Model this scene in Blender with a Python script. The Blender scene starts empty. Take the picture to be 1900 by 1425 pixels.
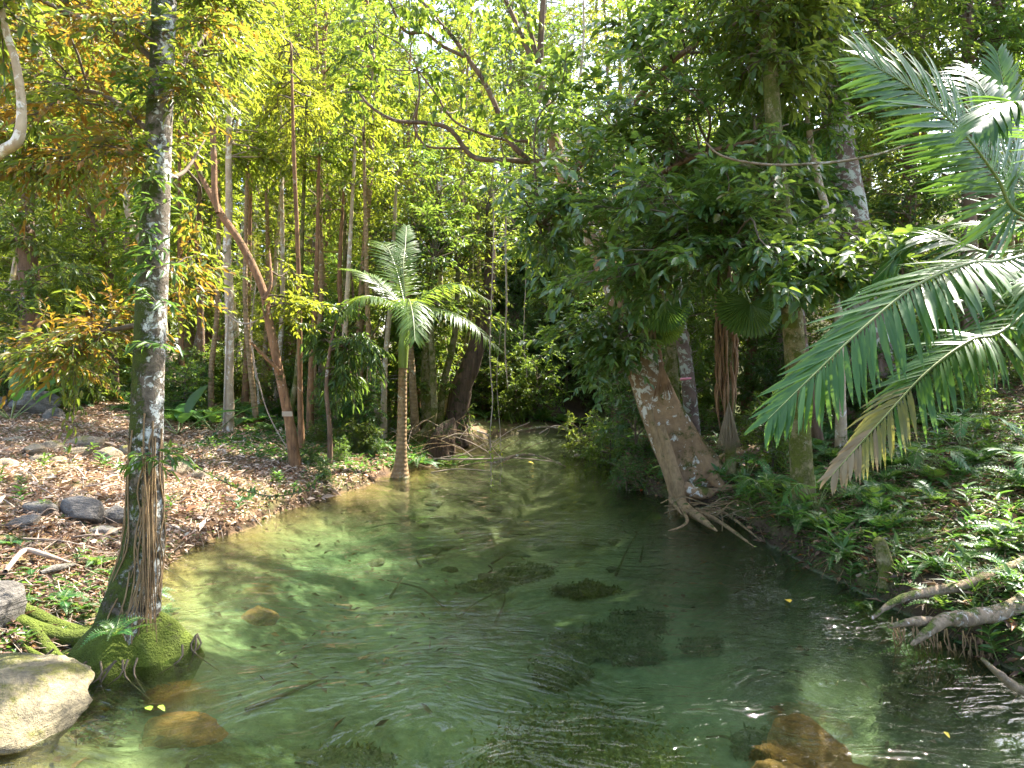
import bpy, math, random
import numpy as np
from mathutils import Vector, Matrix

# ------------------------------------------------------------------ camera, world, sun, exposure
SC = bpy.context.scene
COL = SC.collection
rng = np.random.default_rng(11)
random.seed(11)
F, CX, HY, CAMH = 1267.0, 950.0, 660.0, 2.0          # photo focal length in its own pixels, horizon row, eye height


def P(px, py, D):
    """photo pixel + distance along the view -> point in the world (metres)"""
    return np.array([(px - CX) / F * D, D, CAMH - (py - HY) / F * D])


cam = bpy.data.cameras.new('camera')
cam.sensor_width = 36.0
cam.lens = 36.0 * F / 1900.0
cam.shift_y = -(712.5 - HY) / 1900.0
cam.clip_start = 0.05
cam.clip_end = 2000
cam_o = bpy.data.objects.new('camera', cam)
COL.objects.link(cam_o)
cam_o.location = (0, 0, CAMH)
cam_o.rotation_euler = (math.pi / 2, 0, 0)
SC.camera = cam_o

SUN_EL, SUN_AZ = math.radians(53), math.radians(43)   # ahead of the camera and to the right, high
SUN_DIR = Vector((math.cos(SUN_EL) * math.sin(SUN_AZ), math.cos(SUN_EL) * math.cos(SUN_AZ), math.sin(SUN_EL)))
w = bpy.data.worlds.new('World')
SC.world = w
w.use_nodes = True
nt = w.node_tree
nt.nodes.clear()
sky = nt.nodes.new('ShaderNodeTexSky')
sky.sky_type = 'NISHITA'
sky.sun_disc = False
sky.sun_elevation = SUN_EL
sky.sun_rotation = SUN_AZ
sky.air_density = 1.0
sky.dust_density = 2.5
bg = nt.nodes.new('ShaderNodeBackground')
bg.inputs['Strength'].default_value = 0.15
wo = nt.nodes.new('ShaderNodeOutputWorld')
nt.links.new(sky.outputs[0], bg.inputs['Color'])
nt.links.new(bg.outputs[0], wo.inputs['Surface'])

sun = bpy.data.lights.new('sun', 'SUN')
sun.energy = 5.0
sun.angle = math.radians(0.53)
sun.color = (1.0, 0.95, 0.86)
sun_o = bpy.data.objects.new('sun', sun)
COL.objects.link(sun_o)
sun_o.rotation_euler = SUN_DIR.to_track_quat('Z', 'Y').to_euler()

SC.view_settings.view_transform = 'Standard'
SC.view_settings.look = 'None'
SC.view_settings.gamma = 1.0
SC.view_settings.use_curve_mapping = False
SC.view_settings.exposure = 2.5
cy = SC.cycles
cy.max_bounces = 6
cy.diffuse_bounces = 4
cy.glossy_bounces = 3
cy.transmission_bounces = 5
cy.transparent_max_bounces = 12
cy.caustics_reflective = False
cy.caustics_refractive = True
cy.sample_clamp_indirect = 6.0
cy.use_adaptive_sampling = True
cy.adaptive_threshold = 0.02
cy.use_denoising = True

# ------------------------------------------------------------------ numeric helpers
UP = np.array([0.0, 0.0, 1.0])


def nrm(a):
    return a / np.maximum(np.linalg.norm(a, axis=-1, keepdims=True), 1e-9)


def hash2(ix, iy, seed):
    h = (ix.astype(np.int64) * 374761393 + iy.astype(np.int64) * 668265263 + seed * 1442695041) & 0x7fffffff
    h = ((h ^ (h >> 13)) * 1274126177) & 0x7fffffff
    return ((h ^ (h >> 16)) & 0xffff) / 65535.0


def vnoise(x, y, seed=0):
    x = np.asarray(x, float); y = np.asarray(y, float)
    ix, iy = np.floor(x), np.floor(y)
    fx, fy = x - ix, y - iy
    fx = fx * fx * (3 - 2 * fx); fy = fy * fy * (3 - 2 * fy)
    a = hash2(ix, iy, seed); b = hash2(ix + 1, iy, seed); c = hash2(ix, iy + 1, seed); d = hash2(ix + 1, iy + 1, seed)
    return (a + (b - a) * fx) * (1 - fy) + (c + (d - c) * fx) * fy


def fbm(x, y, seed=0, o=4):
    s, amp, t = 0, 1.0, 0
    for k in range(o):
        s = s + amp * (vnoise(x * 2 ** k, y * 2 ** k, seed + k) - .5); t += amp; amp *= .5
    return s / t


def snoise3(p, scale, seed, n=6):
    r = np.random.default_rng(seed)
    w_ = r.normal(size=(n, 3)) * scale
    ph = r.uniform(0, 6.28, n)
    return np.sin(p @ w_.T + ph).sum(-1) / n


def catmull(pts, n):
    pts = np.asarray(pts, float)
    if len(pts) == 2:
        t = np.linspace(0, 1, n)[:, None]
        return pts[0] * (1 - t) + pts[1] * t
    p = np.vstack([2 * pts[0] - pts[1], pts, 2 * pts[-1] - pts[-2]])
    u = np.linspace(0, len(pts) - 1 - 1e-6, n)
    i = u.astype(int); t = (u - i)[:, None]
    p0, p1, p2, p3 = p[i], p[i + 1], p[i + 2], p[i + 3]
    return .5 * ((2 * p1) + (-p0 + p2) * t + (2 * p0 - 5 * p1 + 4 * p2 - p3) * t ** 2 + (-p0 + 3 * p1 - 3 * p2 + p3) * t ** 3)


class MB:
    """collects vertices, quads and triangles of ONE mesh"""
    def __init__(s):
        s.v, s.q, s.t, s.qm, s.tm, s.n = [], [], [], [], [], 0

    def add(s, v, q=None, t=None, m=0):
        v = np.asarray(v, float).reshape(-1, 3)
        if q is not None and len(q):
            q = np.asarray(q, int); s.q.append(q + s.n); s.qm.append(np.full(len(q), m))
        if t is not None and len(t):
            t = np.asarray(t, int); s.t.append(t + s.n); s.tm.append(np.full(len(t), m))
        s.v.append(v); s.n += len(v)
        return s

    def mesh(s, name, mats, smooth=True):
        me = bpy.data.meshes.new(name)
        v = np.vstack(s.v)
        q = np.vstack(s.q) if s.q else np.zeros((0, 4), int)
        t = np.vstack(s.t) if s.t else np.zeros((0, 3), int)
        mi = np.concatenate(s.qm + s.tm) if (s.qm or s.tm) else np.zeros(0, int)
        me.vertices.add(len(v)); me.vertices.foreach_set('co', v.astype(np.float32).ravel())
        loops = np.concatenate([q.ravel(), t.ravel()]).astype(np.int32)
        me.loops.add(len(loops)); me.loops.foreach_set('vertex_index', loops)
        n = len(q) + len(t)
        starts = np.concatenate([np.arange(len(q)) * 4, len(q) * 4 + np.arange(len(t)) * 3]).astype(np.int32)
        me.polygons.add(n)
        me.polygons.foreach_set('loop_start', starts)
        me.polygons.foreach_set('use_smooth', np.full(n, smooth))
        me.polygons.foreach_set('material_index', mi.astype(np.int32))
        for m in (mats if isinstance(mats, (list, tuple)) else [mats]):
            me.materials.append(m)
        me.update(calc_edges=True)
        return me


def link(name, data, parent=None, loc=None, mw=None):
    o = bpy.data.objects.new(name, data)
    COL.objects.link(o)
    if parent is not None:
        o.parent = parent
    if mw is not None:
        o.matrix_local = mw
    elif loc is not None:
        o.location = loc
    return o


def lphrase(px, D):
    row = 'in front row' if D < 18 else ('in middle row' if D < 27 else 'in back row')
    for lim, t in ((150, 'beyond the flat-topped boulder'), (330, 'behind the mossy trunk'), (480, 'behind the straight pale trunk'), (640, 'behind the leaning reddish tree'),
                   (770, 'behind the feather palm'), (900, 'behind the trunk clump')):
        if px < lim: return row + ' ' + t
    return row + ' beyond the head of the pool'


def rphrase(x, y):
    px = CX + x / y * F
    if y < 5.6: return 'by the bare roots at the lower right'
    if px < 1300: return 'at the foot of the leaning tree'
    if px < 1440: return 'between the leaning tree and the green-mossed trunk'
    if px < 1620: return 'just right of the green-mossed trunk'
    if px < 1760: return 'below the withered frond tip'
    return 'near the right frame edge'


def size_word(s, lo, hi):
    return 'small' if s < lo else ('large' if s > hi else 'medium-sized')


def tag(o, label=None, cat=None, group=None, kind=None):
    if label: o['label'] = label
    if cat: o['category'] = cat
    if group: o['group'] = group
    if kind: o['kind'] = kind
    return o


def thing(name, label, cat, loc=(0, 0, 0), rz=0.0, group=None, sc=1.0):
    o = link(name, None, loc=tuple(float(a) for a in loc))
    o.rotation_euler = (0, 0, rz); o.scale = (sc, sc, sc)
    o.empty_display_size = .1
    return tag(o, label, cat, group)


def copy_tree(o, loc, rz, sc=1.0, label=None, group=None, tilt=(0, 0)):
    r = o.copy(); COL.objects.link(r)
    r.location = tuple(float(a) for a in loc); r.rotation_euler = (tilt[0], tilt[1], rz); r.scale = (sc, sc, sc)
    tag(r, label, None, group)
    for ch in o.children:
        c = ch.copy(); COL.objects.link(c); c.parent = r
        for g in ch.children:
            d = g.copy(); COL.objects.link(d); d.parent = c
    return r


def tube(mb, path, rad, seg=8, n=None, rough=0.0, lobes=None, seed=0, cap=True, m=0, smooth_path=True):
    path = np.asarray(path, float)
    n = n or max(4, len(path) * 4)
    c = catmull(path, n) if smooth_path else path
    n = len(c)
    rad = np.asarray(rad, float)
    r = np.interp(np.linspace(0, 1, n), np.linspace(0, 1, len(rad)), rad) if len(rad) > 1 else np.full(n, rad[0])
    tan = nrm(np.gradient(c, axis=0))
    a = np.cross(tan[0], [0.3, 0.9, 0.1]); a = a / np.linalg.norm(a)
    A = np.empty((n, 3))
    for i in range(n):
        a = a - tan[i] * (a @ tan[i]); a = a / np.linalg.norm(a); A[i] = a
    B = np.cross(tan, A)
    th = np.linspace(0, 2 * np.pi, seg, endpoint=False)
    rr = np.repeat(r[:, None], seg, 1)
    if lobes is not None:
        k, amp, ph = lobes
        amp = np.interp(np.linspace(0, 1, n), np.linspace(0, 1, len(amp)), amp)
        rr = rr * (1 + amp[:, None] * np.cos(k * th + ph)[None])
    ring = c[:, None] + rr[..., None] * (np.cos(th)[None, :, None] * A[:, None] + np.sin(th)[None, :, None] * B[:, None])
    if rough:
        flat = ring.reshape(-1, 3)
        k = snoise3(flat * [1, 1, .5], 1.1 / max(r.mean(), .01), seed) * .6 + snoise3(flat, 3.0 / max(r.mean(), .01), seed + 1) * .4
        ring = c[:, None] + (ring - c[:, None]) * (1 + rough * k.reshape(n, seg))[..., None]
    i = np.arange(n - 1)[:, None]; j = np.arange(seg)[None]
    q = np.stack([i * seg + j, i * seg + (j + 1) % seg, (i + 1) * seg + (j + 1) % seg, (i + 1) * seg + j], -1).reshape(-1, 4)
    v = ring.reshape(-1, 3)
    t = None
    if cap:
        v = np.vstack([v, c[-1] + tan[-1] * r[-1] * .3])
        jj = np.arange(seg); b = (n - 1) * seg
        t = np.stack([b + jj, b + (jj + 1) % seg, np.full(seg, n * seg)], -1)
    mb.add(v, q, t, m)
    return c, r


# leaf templates: along u, across v, lift w
LEAF4 = (np.array([[0, 0, 0], [.45, .5, .10], [1, 0, -.06], [.45, -.5, .10]], float), np.array([[0, 2, 1], [0, 3, 2]]))
LEAF6 = (np.array([[0, 0, 0], [.4, 0, -.03], [1, 0, -.16], [.28, .46, .07], [.68, .34, .0], [.28, -.46, .07], [.68, -.34, .0]], float),
         np.array([[0, 1, 3], [1, 4, 3], [1, 2, 4], [0, 5, 1], [1, 5, 6], [1, 6, 2]]))
BLADE = (np.array([[0, .5, .02], [0, -.5, .02], [.35, .45, .12], [.35, -.45, .12], [.7, .3, .06], [.7, -.3, .06], [1, 0, -.18]], float),
         np.array([[0, 1, 3], [0, 3, 2], [2, 3, 5], [2, 5, 4], [4, 5, 6]]))


def leaves(mb, pos, d, up, L, W, tpl=LEAF4, m=0):
    N = len(pos)
    if N == 0: return
    d = nrm(np.asarray(d, float)); up = np.asarray(up, float)
    s = nrm(np.cross(up, d)); u = np.cross(d, s)
    L = np.broadcast_to(L, (N,)); W = np.broadcast_to(W, (N,))
    tv, tf = tpl
    v = pos[:, None] + d[:, None] * (tv[None, :, 0:1] * L[:, None, None]) + s[:, None] * (tv[None, :, 1:2] * W[:, None, None]) + u[:, None] * (tv[None, :, 2:3] * L[:, None, None])
    f = (tf[None] + (np.arange(N) * len(tv))[:, None, None]).reshape(-1, 3)
    mb.add(v.reshape(-1, 3), None, f, m)


def sprays(mb, O, D, L, K, ll, lw, r, tpl=LEAF4, droop=.25, spread=.85, twig=.006, m=0, mt=1, hang=.2, flat=.55):
    """S leafy twigs at once: O origins, D directions, L lengths; K leaves along each, alternate sides"""
    S = len(O)
    if S == 0: return
    D = nrm(D)
    L = np.broadcast_to(L, (S,))
    t = (np.arange(K) + .5) / K
    t = .12 + .88 * t
    tt = t[None, :, None]
    pos = O[:, None] + D[:, None] * (L[:, None, None] * tt) - UP * (droop * L[:, None, None] * tt ** 2)
    tan = nrm(np.broadcast_to(D[:, None] - 2 * droop * tt * UP, pos.shape))
    side = nrm(np.cross(tan, UP) + r.normal(0, .25, pos.shape))
    sg = np.where(np.arange(K) % 2 == 0, 1.0, -1.0)[None, :, None]
    ld = tan * (.5 + .5 * tt) + sg * side * spread * (1.15 - .7 * tt) + r.normal(0, .28, pos.shape) - UP * hang
    up = UP + r.normal(0, flat, pos.shape)
    pos = pos + r.normal(0, .012, pos.shape)
    N = S * K
    sz = r.uniform(.65, 1.2, N)
    leaves(mb, pos.reshape(-1, 3), ld.reshape(-1, 3), up.reshape(-1, 3), ll * sz, lw * sz * r.uniform(.85, 1.15, N), tpl, m)
    if twig:
        ts = np.array([0, .5, 1.0])[None, :, None]
        c = O[:, None] + D[:, None] * (L[:, None, None] * ts) - UP * (droop * L[:, None, None] * ts ** 2)
        a = nrm(np.cross(D, UP + .01)); b = np.cross(D, a)
        th = np.array([0, 2.094, 4.189])
        rad = (twig * np.array([1, .7, .3]))[None, :, None, None]
        ring = c[:, :, None] + rad * (np.cos(th)[None, None, :, None] * a[:, None, None] + np.sin(th)[None, None, :, None] * b[:, None, None])
        q0 = []
        for i in range(2):
            for j in range(3):
                q0.append([i * 3 + j, i * 3 + (j + 1) % 3, (i + 1) * 3 + (j + 1) % 3, (i + 1) * 3 + j])
        q = (np.array(q0)[None] + (np.arange(S) * 9)[:, None, None]).reshape(-1, 4)
        mb.add(ring.reshape(-1, 3), q, None, mt)


# ------------------------------------------------------------------ materials
class G:
    def __init__(s, name):
        s.m = bpy.data.materials.new(name); s.m.use_nodes = True
        s.t = s.m.node_tree; s.t.nodes.clear()
        s.out = s.t.nodes.new('ShaderNodeOutputMaterial')

    def put(s, inp, v):
        if isinstance(v, bpy.types.NodeSocket): s.t.links.new(v, inp)
        elif isinstance(v, (tuple, list)) and len(v) == 3 and inp.type == 'RGBA': inp.default_value = (*v, 1)
        else: inp.default_value = v

    def n(s, ty, p=None, i=None, **kw):
        nd = s.t.nodes.new('ShaderNode' + ty)
        for k, v in (p or {}).items(): setattr(nd, k, v)
        for k, v in (i or {}).items(): s.put(nd.inputs[k], v)
        for k, v in kw.items(): s.put(nd.inputs[k.replace('_', ' ')], v)
        return nd

    def mix(s, f, a, b, mode='MIX'):
        nd = s.n('Mix', {'data_type': 'RGBA', 'blend_type': mode})
        s.put(nd.inputs[0], f); s.put(nd.inputs[6], a); s.put(nd.inputs[7], b)
        return nd.outputs[2]

    def math(s, op, a, b=0.0, clamp=False):
        nd = s.n('Math', {'operation': op, 'use_clamp': clamp}, {0: a, 1: b})
        return nd.outputs[0]

    def ramp(s, f, stops, interp='LINEAR'):
        nd = s.n('ValToRGB'); cr = nd.color_ramp; cr.interpolation = interp
        while len(cr.elements) < len(stops): cr.elements.new(.5)
        for e, (p, c) in zip(cr.elements, stops):
            e.position = p; e.color = (*c, 1) if len(c) == 3 else c
        s.put(nd.inputs[0], f)
        return nd.outputs[0]

    def noise(s, vec, scale, detail=4, rough=.6, dist=0.0):
        return s.n('TexNoise', Vector=vec, Scale=scale, Detail=detail, Roughness=rough, Distortion=dist).outputs[0]

    def step(s, v, lo, hi):
        return s.n('MapRange', {'clamp': True}, {0: v, 1: lo, 2: hi, 3: 0.0, 4: 1.0}).outputs[0]

    def coord(s, scale=(1, 1, 1), kind='Object'):
        tc = s.n('TexCoord')
        return s.n('Mapping', Vector=tc.outputs[kind], Scale=scale).outputs[0]

    def bump(s, h, strength, dist=.02, normal=None):
        kw = {'Height': h, 'Strength': strength, 'Distance': dist}
        if normal is not None: kw['Normal'] = normal
        return s.n('Bump', **kw).outputs[0]

    def done(s, sh):
        s.t.links.new(sh, s.out.inputs['Surface'])
        return s.m


def leaf_mat(name, stops, tcol, trans=.42, rough=.42, spec=.3, hue=.03, val=.35):
    g = G(name)
    geo = g.n('NewGeometry'); oi = g.n('ObjectInfo')
    c = g.ramp(geo.outputs['Random Per Island'], stops)
    h = g.math('MULTIPLY_ADD', oi.outputs['Random'], hue); h.node.inputs[2].default_value = .5 - hue / 2
    v = g.math('MULTIPLY_ADD', oi.outputs['Random'], val); v.node.inputs[2].default_value = 1 - val / 2
    c = g.n('HueSaturation', Hue=h, Value=v, Color=c).outputs[0]
    tc = g.mix(.65, c, tcol)
    tc = g.n('HueSaturation', Hue=h, Color=tc).outputs[0]
    pr = g.n('BsdfPrincipled', Base_Color=c, Roughness=rough)
    pr.inputs['Specular IOR Level'].default_value = spec
    tr = g.n('BsdfTranslucent', Color=tc)
    mx = g.n('MixShader', i={0: trans, 1: pr.outputs[0], 2: tr.outputs[0]})
    return g.done(mx.outputs[0])


def bark_mat(name, light, dark, lichen=None, lich=.5, moss=0.0, mosscol=(.07, .10, .015), scale=1.0, stretch=.35, bump=.6, rings=0.0, mossside=None):
    g = G(name)
    v = g.coord((1, 1, stretch)); v2 = g.coord((1, 1, 1))
    a = g.noise(v, 9 * scale, 8, .65, .3); b = g.noise(v2, 2.2 * scale, 5, .6)
    c = g.ramp(g.math('ADD', g.math('MULTIPLY', a, .65), g.math('MULTIPLY', b, .35)), [(.32, dark), (.62, light)])
    h = a
    if rings:
        sp = g.n('SeparateXYZ', Vector=v2)
        wv = g.n('TexWave', {'wave_type': 'BANDS', 'bands_direction': 'Z'}, Vector=v2, Scale=rings, Distortion=1.2, Detail=2.0)
        c = g.mix(g.math('MULTIPLY', wv.outputs[1], .35), c, dark)
        h = g.math('ADD', h, g.math('MULTIPLY', wv.outputs[1], .4))
    if lichen is not None:
        l1 = g.noise(v2, 7 * scale, 6, .7, .6); l2 = g.noise(v2, 1.6 * scale, 3, .5)
        f = g.step(g.math('ADD', l1, g.math('MULTIPLY', l2, .5)), .92 - .28 * lich, .97 - .28 * lich)
        c = g.mix(f, c, lichen)
    if moss:
        m1 = g.noise(v2, 3.2 * scale, 7, .7, .3); m2 = g.noise(v2, 30 * scale, 3, .6)
        k = g.math('ADD', m1, g.math('MULTIPLY', m2, .18))
        nn = g.n('NewGeometry')
        sx = g.n('SeparateXYZ', Vector=nn.outputs['Normal'])
        k = g.math('ADD', k, g.math('MULTIPLY', sx.outputs[2], .12))
        if mossside is not None:
            dp = g.n('VectorMath', {'operation': 'DOT_PRODUCT'}, {0: nn.outputs['Normal'], 1: mossside})
            k = g.math('ADD', k, g.math('MULTIPLY', dp.outputs['Value'], .14))
        f = g.step(k, .74 - .34 * moss, .84 - .34 * moss)
        mc = g.ramp(g.noise(v2, 12, 4), [(.3, tuple(x * .55 for x in mosscol)), (.7, mosscol)])
        c = g.mix(f, c, mc)
        h = g.math('ADD', h, g.math('MULTIPLY', g.math('MULTIPLY', f, m2), .9))
    pr = g.n('BsdfPrincipled', Base_Color=c, Roughness=.85, Normal=g.bump(h, bump, .03))
    pr.inputs['Specular IOR Level'].default_value = .25
    return g.done(pr.outputs[0])


def rock_mat(name, light, dark, moss=0.0, mosscol=(.13, .15, .02), wet=0.0):
    g = G(name)
    v = g.coord(); oi = g.n('ObjectInfo')
    v = g.n('VectorMath', {'operation': 'ADD'}, {0: v, 1: oi.outputs['Location']}).outputs[0]
    a = g.noise(v, 5, 9, .72, .6); b = g.noise(v, 30, 6, .72)
    cr = g.noise(g.n('Mapping', Vector=v, Rotation=(.5, .3, .2), Scale=(1.2, 1.2, 7)).outputs[0], 2.0, 5, .6, 1.0)
    c = g.ramp(g.math('ADD', g.math('MULTIPLY', a, .45), g.math('ADD', g.math('MULTIPLY', b, .25), g.math('MULTIPLY', cr, .3))), [(.40, dark), (.5, tuple((x + y) / 2 for x, y in zip(light, dark))), (.58, light)])
    h = g.math('ADD', g.math('ADD', a, cr), g.math('MULTIPLY', b, .5))
    if moss:
        nn = g.n('NewGeometry'); sx = g.n('SeparateXYZ', Vector=nn.outputs['Normal'])
        k = g.math('ADD', g.noise(v, 3.5, 7, .7, .3), g.math('MULTIPLY', sx.outputs[2], .14))
        f = g.step(k, .80 - .36 * moss, .90 - .36 * moss)
        c = g.mix(f, c, g.ramp(b, [(.3, tuple(x * .5 for x in mosscol)), (.7, mosscol)]))
    pr = g.n('BsdfPrincipled', Base_Color=c, Roughness=.85 - .5 * wet, Normal=g.bump(h, 1.0, .07))
    return g.done(pr.outputs[0])


M = {}
# leaves
M['bright'] = leaf_mat('leaf_bright', [(0, (.040, .09, .010)), (.5, (.08, .14, .016)), (.85, (.12, .17, .02)), (1, (.16, .17, .03))], (.52, .58, .04), .52, .40)
M['mid'] = leaf_mat('leaf_mid', [(0, (.030, .075, .014)), (.5, (.055, .11, .02)), (1, (.09, .14, .027))], (.38, .50, .05), .45, .38)
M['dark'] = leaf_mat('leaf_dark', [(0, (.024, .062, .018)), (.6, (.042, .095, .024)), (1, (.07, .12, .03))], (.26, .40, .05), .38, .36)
M['gold'] = leaf_mat('leaf_gold', [(0, (.05, .10, .012)), (.28, (.11, .11, .014)), (.5, (.17, .105, .014)), (.8, (.21, .09, .014)), (1, (.13, .06, .015))], (.52, .32, .03), .48, .45, .4, 0, 0)
M['goldgreen'] = leaf_mat('leaf_goldgreen', [(0, (.03, .075, .012)), (.5, (.06, .11, .012)), (.8, (.12, .12, .014)), (1, (.15, .11, .014))], (.36, .44, .04), .48, .42, .4, 0, 0)
M['glossy'] = leaf_mat('leaf_glossy', [(0, (.034, .086, .022)), (.55, (.058, .118, .028)), (.9, (.09, .155, .034)), (.98, (.10, .13, .03)), (1, (.22, .14, .03))], (.36, .50, .05), .40, .30, .8, 0, 0)
M['heart'] = leaf_mat('leaf_heart', [(0, (.025, .07, .012)), (.6, (.05, .11, .016)), (.95, (.09, .13, .02)), (1, (.25, .10, .02))], (.36, .48, .04), .5, .38, .3, 0, 0)
M['frond'] = leaf_mat('leaf_frond', [(0, (.028, .078, .016)), (.6, (.046, .112, .022)), (1, (.075, .14, .028))], (.26, .46, .05), .34, .30, .36, 0, .25)
M['frondpale'] = leaf_mat('leaf_frond_pale', [(0, (.05, .11, .016)), (.6, (.08, .15, .022)), (1, (.12, .17, .03))], (.42, .56, .06), .45, .36, .5, 0, .2)
M['frondyellow'] = leaf_mat('leaf_frond_yellowing', [(0, (.10, .12, .03)), (.5, (.17, .17, .04)), (1, (.22, .18, .08))], (.35, .33, .06), .35, .4, .5, 0, .2)
M['frondbrown'] = leaf_mat('leaf_frond_dead', [(0, (.15, .10, .05)), (.5, (.23, .17, .10)), (1, (.30, .25, .17))], (.35, .26, .12), .2, .7, .2, 0, .3)
M['fern'] = leaf_mat('leaf_fern', [(0, (.025, .085, .018)), (.6, (.045, .125, .025)), (1, (.08, .16, .03))], (.26, .46, .05), .42, .45, .4, .03, .4)
M['herb'] = leaf_mat('leaf_herb', [(0, (.025, .075, .016)), (.5, (.045, .11, .022)), (.9, (.08, .15, .025)), (1, (.13, .14, .03))], (.24, .42, .05), .38, .42, .45, .03, .4)
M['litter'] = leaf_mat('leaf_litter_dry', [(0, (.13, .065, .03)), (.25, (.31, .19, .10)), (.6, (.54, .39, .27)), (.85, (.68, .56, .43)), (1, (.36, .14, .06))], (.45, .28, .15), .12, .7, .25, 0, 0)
M['litterdark'] = leaf_mat('leaf_litter_dark_shaded', [(0, (.05, .03, .018)), (.4, (.11, .06, .035)), (.8, (.18, .10, .06)), (.93, (.25, .13, .06)), (1, (.38, .19, .03))], (.3, .18, .08), .12, .55, .35, 0, 0)  # dark litter tone; also paints shadow on the near-left bank
M['weed'] = leaf_mat('leaf_waterweed', [(0, (.02, .03, .010)), (.6, (.045, .06, .018)), (1, (.08, .09, .03))], (.12, .16, .03), .3, .5, .2, 0, 0)
M['weedpale'] = leaf_mat('leaf_waterweed_pale', [(0, (.05, .08, .02)), (.5, (.13, .17, .04)), (1, (.24, .26, .08))], (.3, .36, .06), .3, .5, .2, 0, 0)
# wood
M['twig'] = bark_mat('bark_twig', (.16, .12, .075), (.06, .045, .03), bump=.3)
M['twigpale'] = bark_mat('bark_twig_pale', (.40, .32, .24), (.20, .14, .10), bump=.3)
M['mossy'] = bark_mat('bark_lichen_moss', (.20, .16, .115), (.05, .038, .026), (.54, .54, .48), .58, .52, (.075, .10, .014), 2.4, .7, 1.0, 0, (-.95, -.2, 0))
M['moss'] = bark_mat('moss_mound', (.10, .08, .05), (.04, .03, .02), None, 0, .78, (.115, .15, .016), 2.4, 1, 1.0)
M['red'] = bark_mat('bark_red', (.29, .155, .07), (.08, .04, .02), (.40, .30, .20), .12, .14, scale=2.2, stretch=.2, bump=1.0)
M['pale'] = bark_mat('bark_pale', (.52, .40, .26), (.26, .18, .11), (.66, .60, .50), .4, .12, scale=1.5, stretch=.6, bump=.4)
M['brown'] = bark_mat('bark_brown', (.24, .15, .09), (.07, .042, .026), (.42, .38, .32), .22, .25, scale=1.5, stretch=.22, bump=.9)
M['darkbark'] = bark_mat('bark_dark', (.15, .095, .06), (.025, .017, .012), None, 0, .25, scale=2.4, stretch=.10, bump=1.0)
M['fig'] = bark_mat('bark_fig', (.34, .215, .115), (.15, .09, .05), (.60, .56, .48), .38, .30, (.10, .10, .02), 1.3, .8, .45)
M['greentrunk'] = bark_mat('bark_green_moss', (.26, .21, .10), (.10, .085, .035), (.36, .36, .24), .2, .62, (.115, .125, .018), 1.8, .8, .7)
M['patchy'] = bark_mat('bark_patchy', (.25, .17, .12), (.10, .06, .045), (.42, .42, .32), .58, .2, scale=1.1, stretch=.9, bump=.7, rings=.9)
M['palmtrunk'] = bark_mat('bark_palm', (.36, .24, .12), (.17, .10, .05), (.42, .38, .28), .18, .22, (.12, .13, .02), 1.6, .9, .5, 4.5)
M['root'] = bark_mat('bark_root', (.33, .24, .15), (.10, .07, .045), (.50, .44, .36), .25, .25, (.10, .13, .02), 2.2, .6, .8)
M['vine'] = bark_mat('bark_vine', (.30, .20, .10), (.12, .075, .04), None, 0, .1, scale=3, bump=.5)
M['fibre'] = bark_mat('palm_fibre', (.32, .19, .10), (.12, .06, .03), None, 0, 0, scale=2.5, stretch=.08, bump=1.0)
g = G('crownshaft_green'); v = g.coord()
M['shaft'] = g.done(g.n('BsdfPrincipled', Base_Color=g.ramp(g.noise(v, 6, 3), [(.3, (.14, .20, .03)), (.7, (.24, .28, .06))]), Roughness=.45).outputs[0])
g = G('rachis_green'); v = g.coord()
M['rachis'] = g.done(g.n('BsdfPrincipled', Base_Color=g.ramp(g.noise(v, 8, 3), [(.3, (.10, .14, .03)), (.7, (.22, .24, .07))]), Roughness=.45).outputs[0])
# rocks
M['rock'] = rock_mat('rock_grey', (.26, .23, .19), (.08, .07, .058), .30)
M['rockwarm'] = rock_mat('rock_warm', (.42, .33, .20), (.15, .11, .07), .42, (.22, .20, .03))
M['rockfore'] = rock_mat('rock_ochre', (.44, .36, .20), (.11, .09, .055), .50, (.20, .19, .035))
M['rockunder'] = rock_mat('rock_submerged_dark', (.19, .18, .10), (.06, .06, .032), .45, (.07, .09, .02))
M['rockorange'] = rock_mat('rock_submerged_rust', (.62, .30, .08), (.20, .10, .03), .15, (.12, .10, .03))


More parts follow.
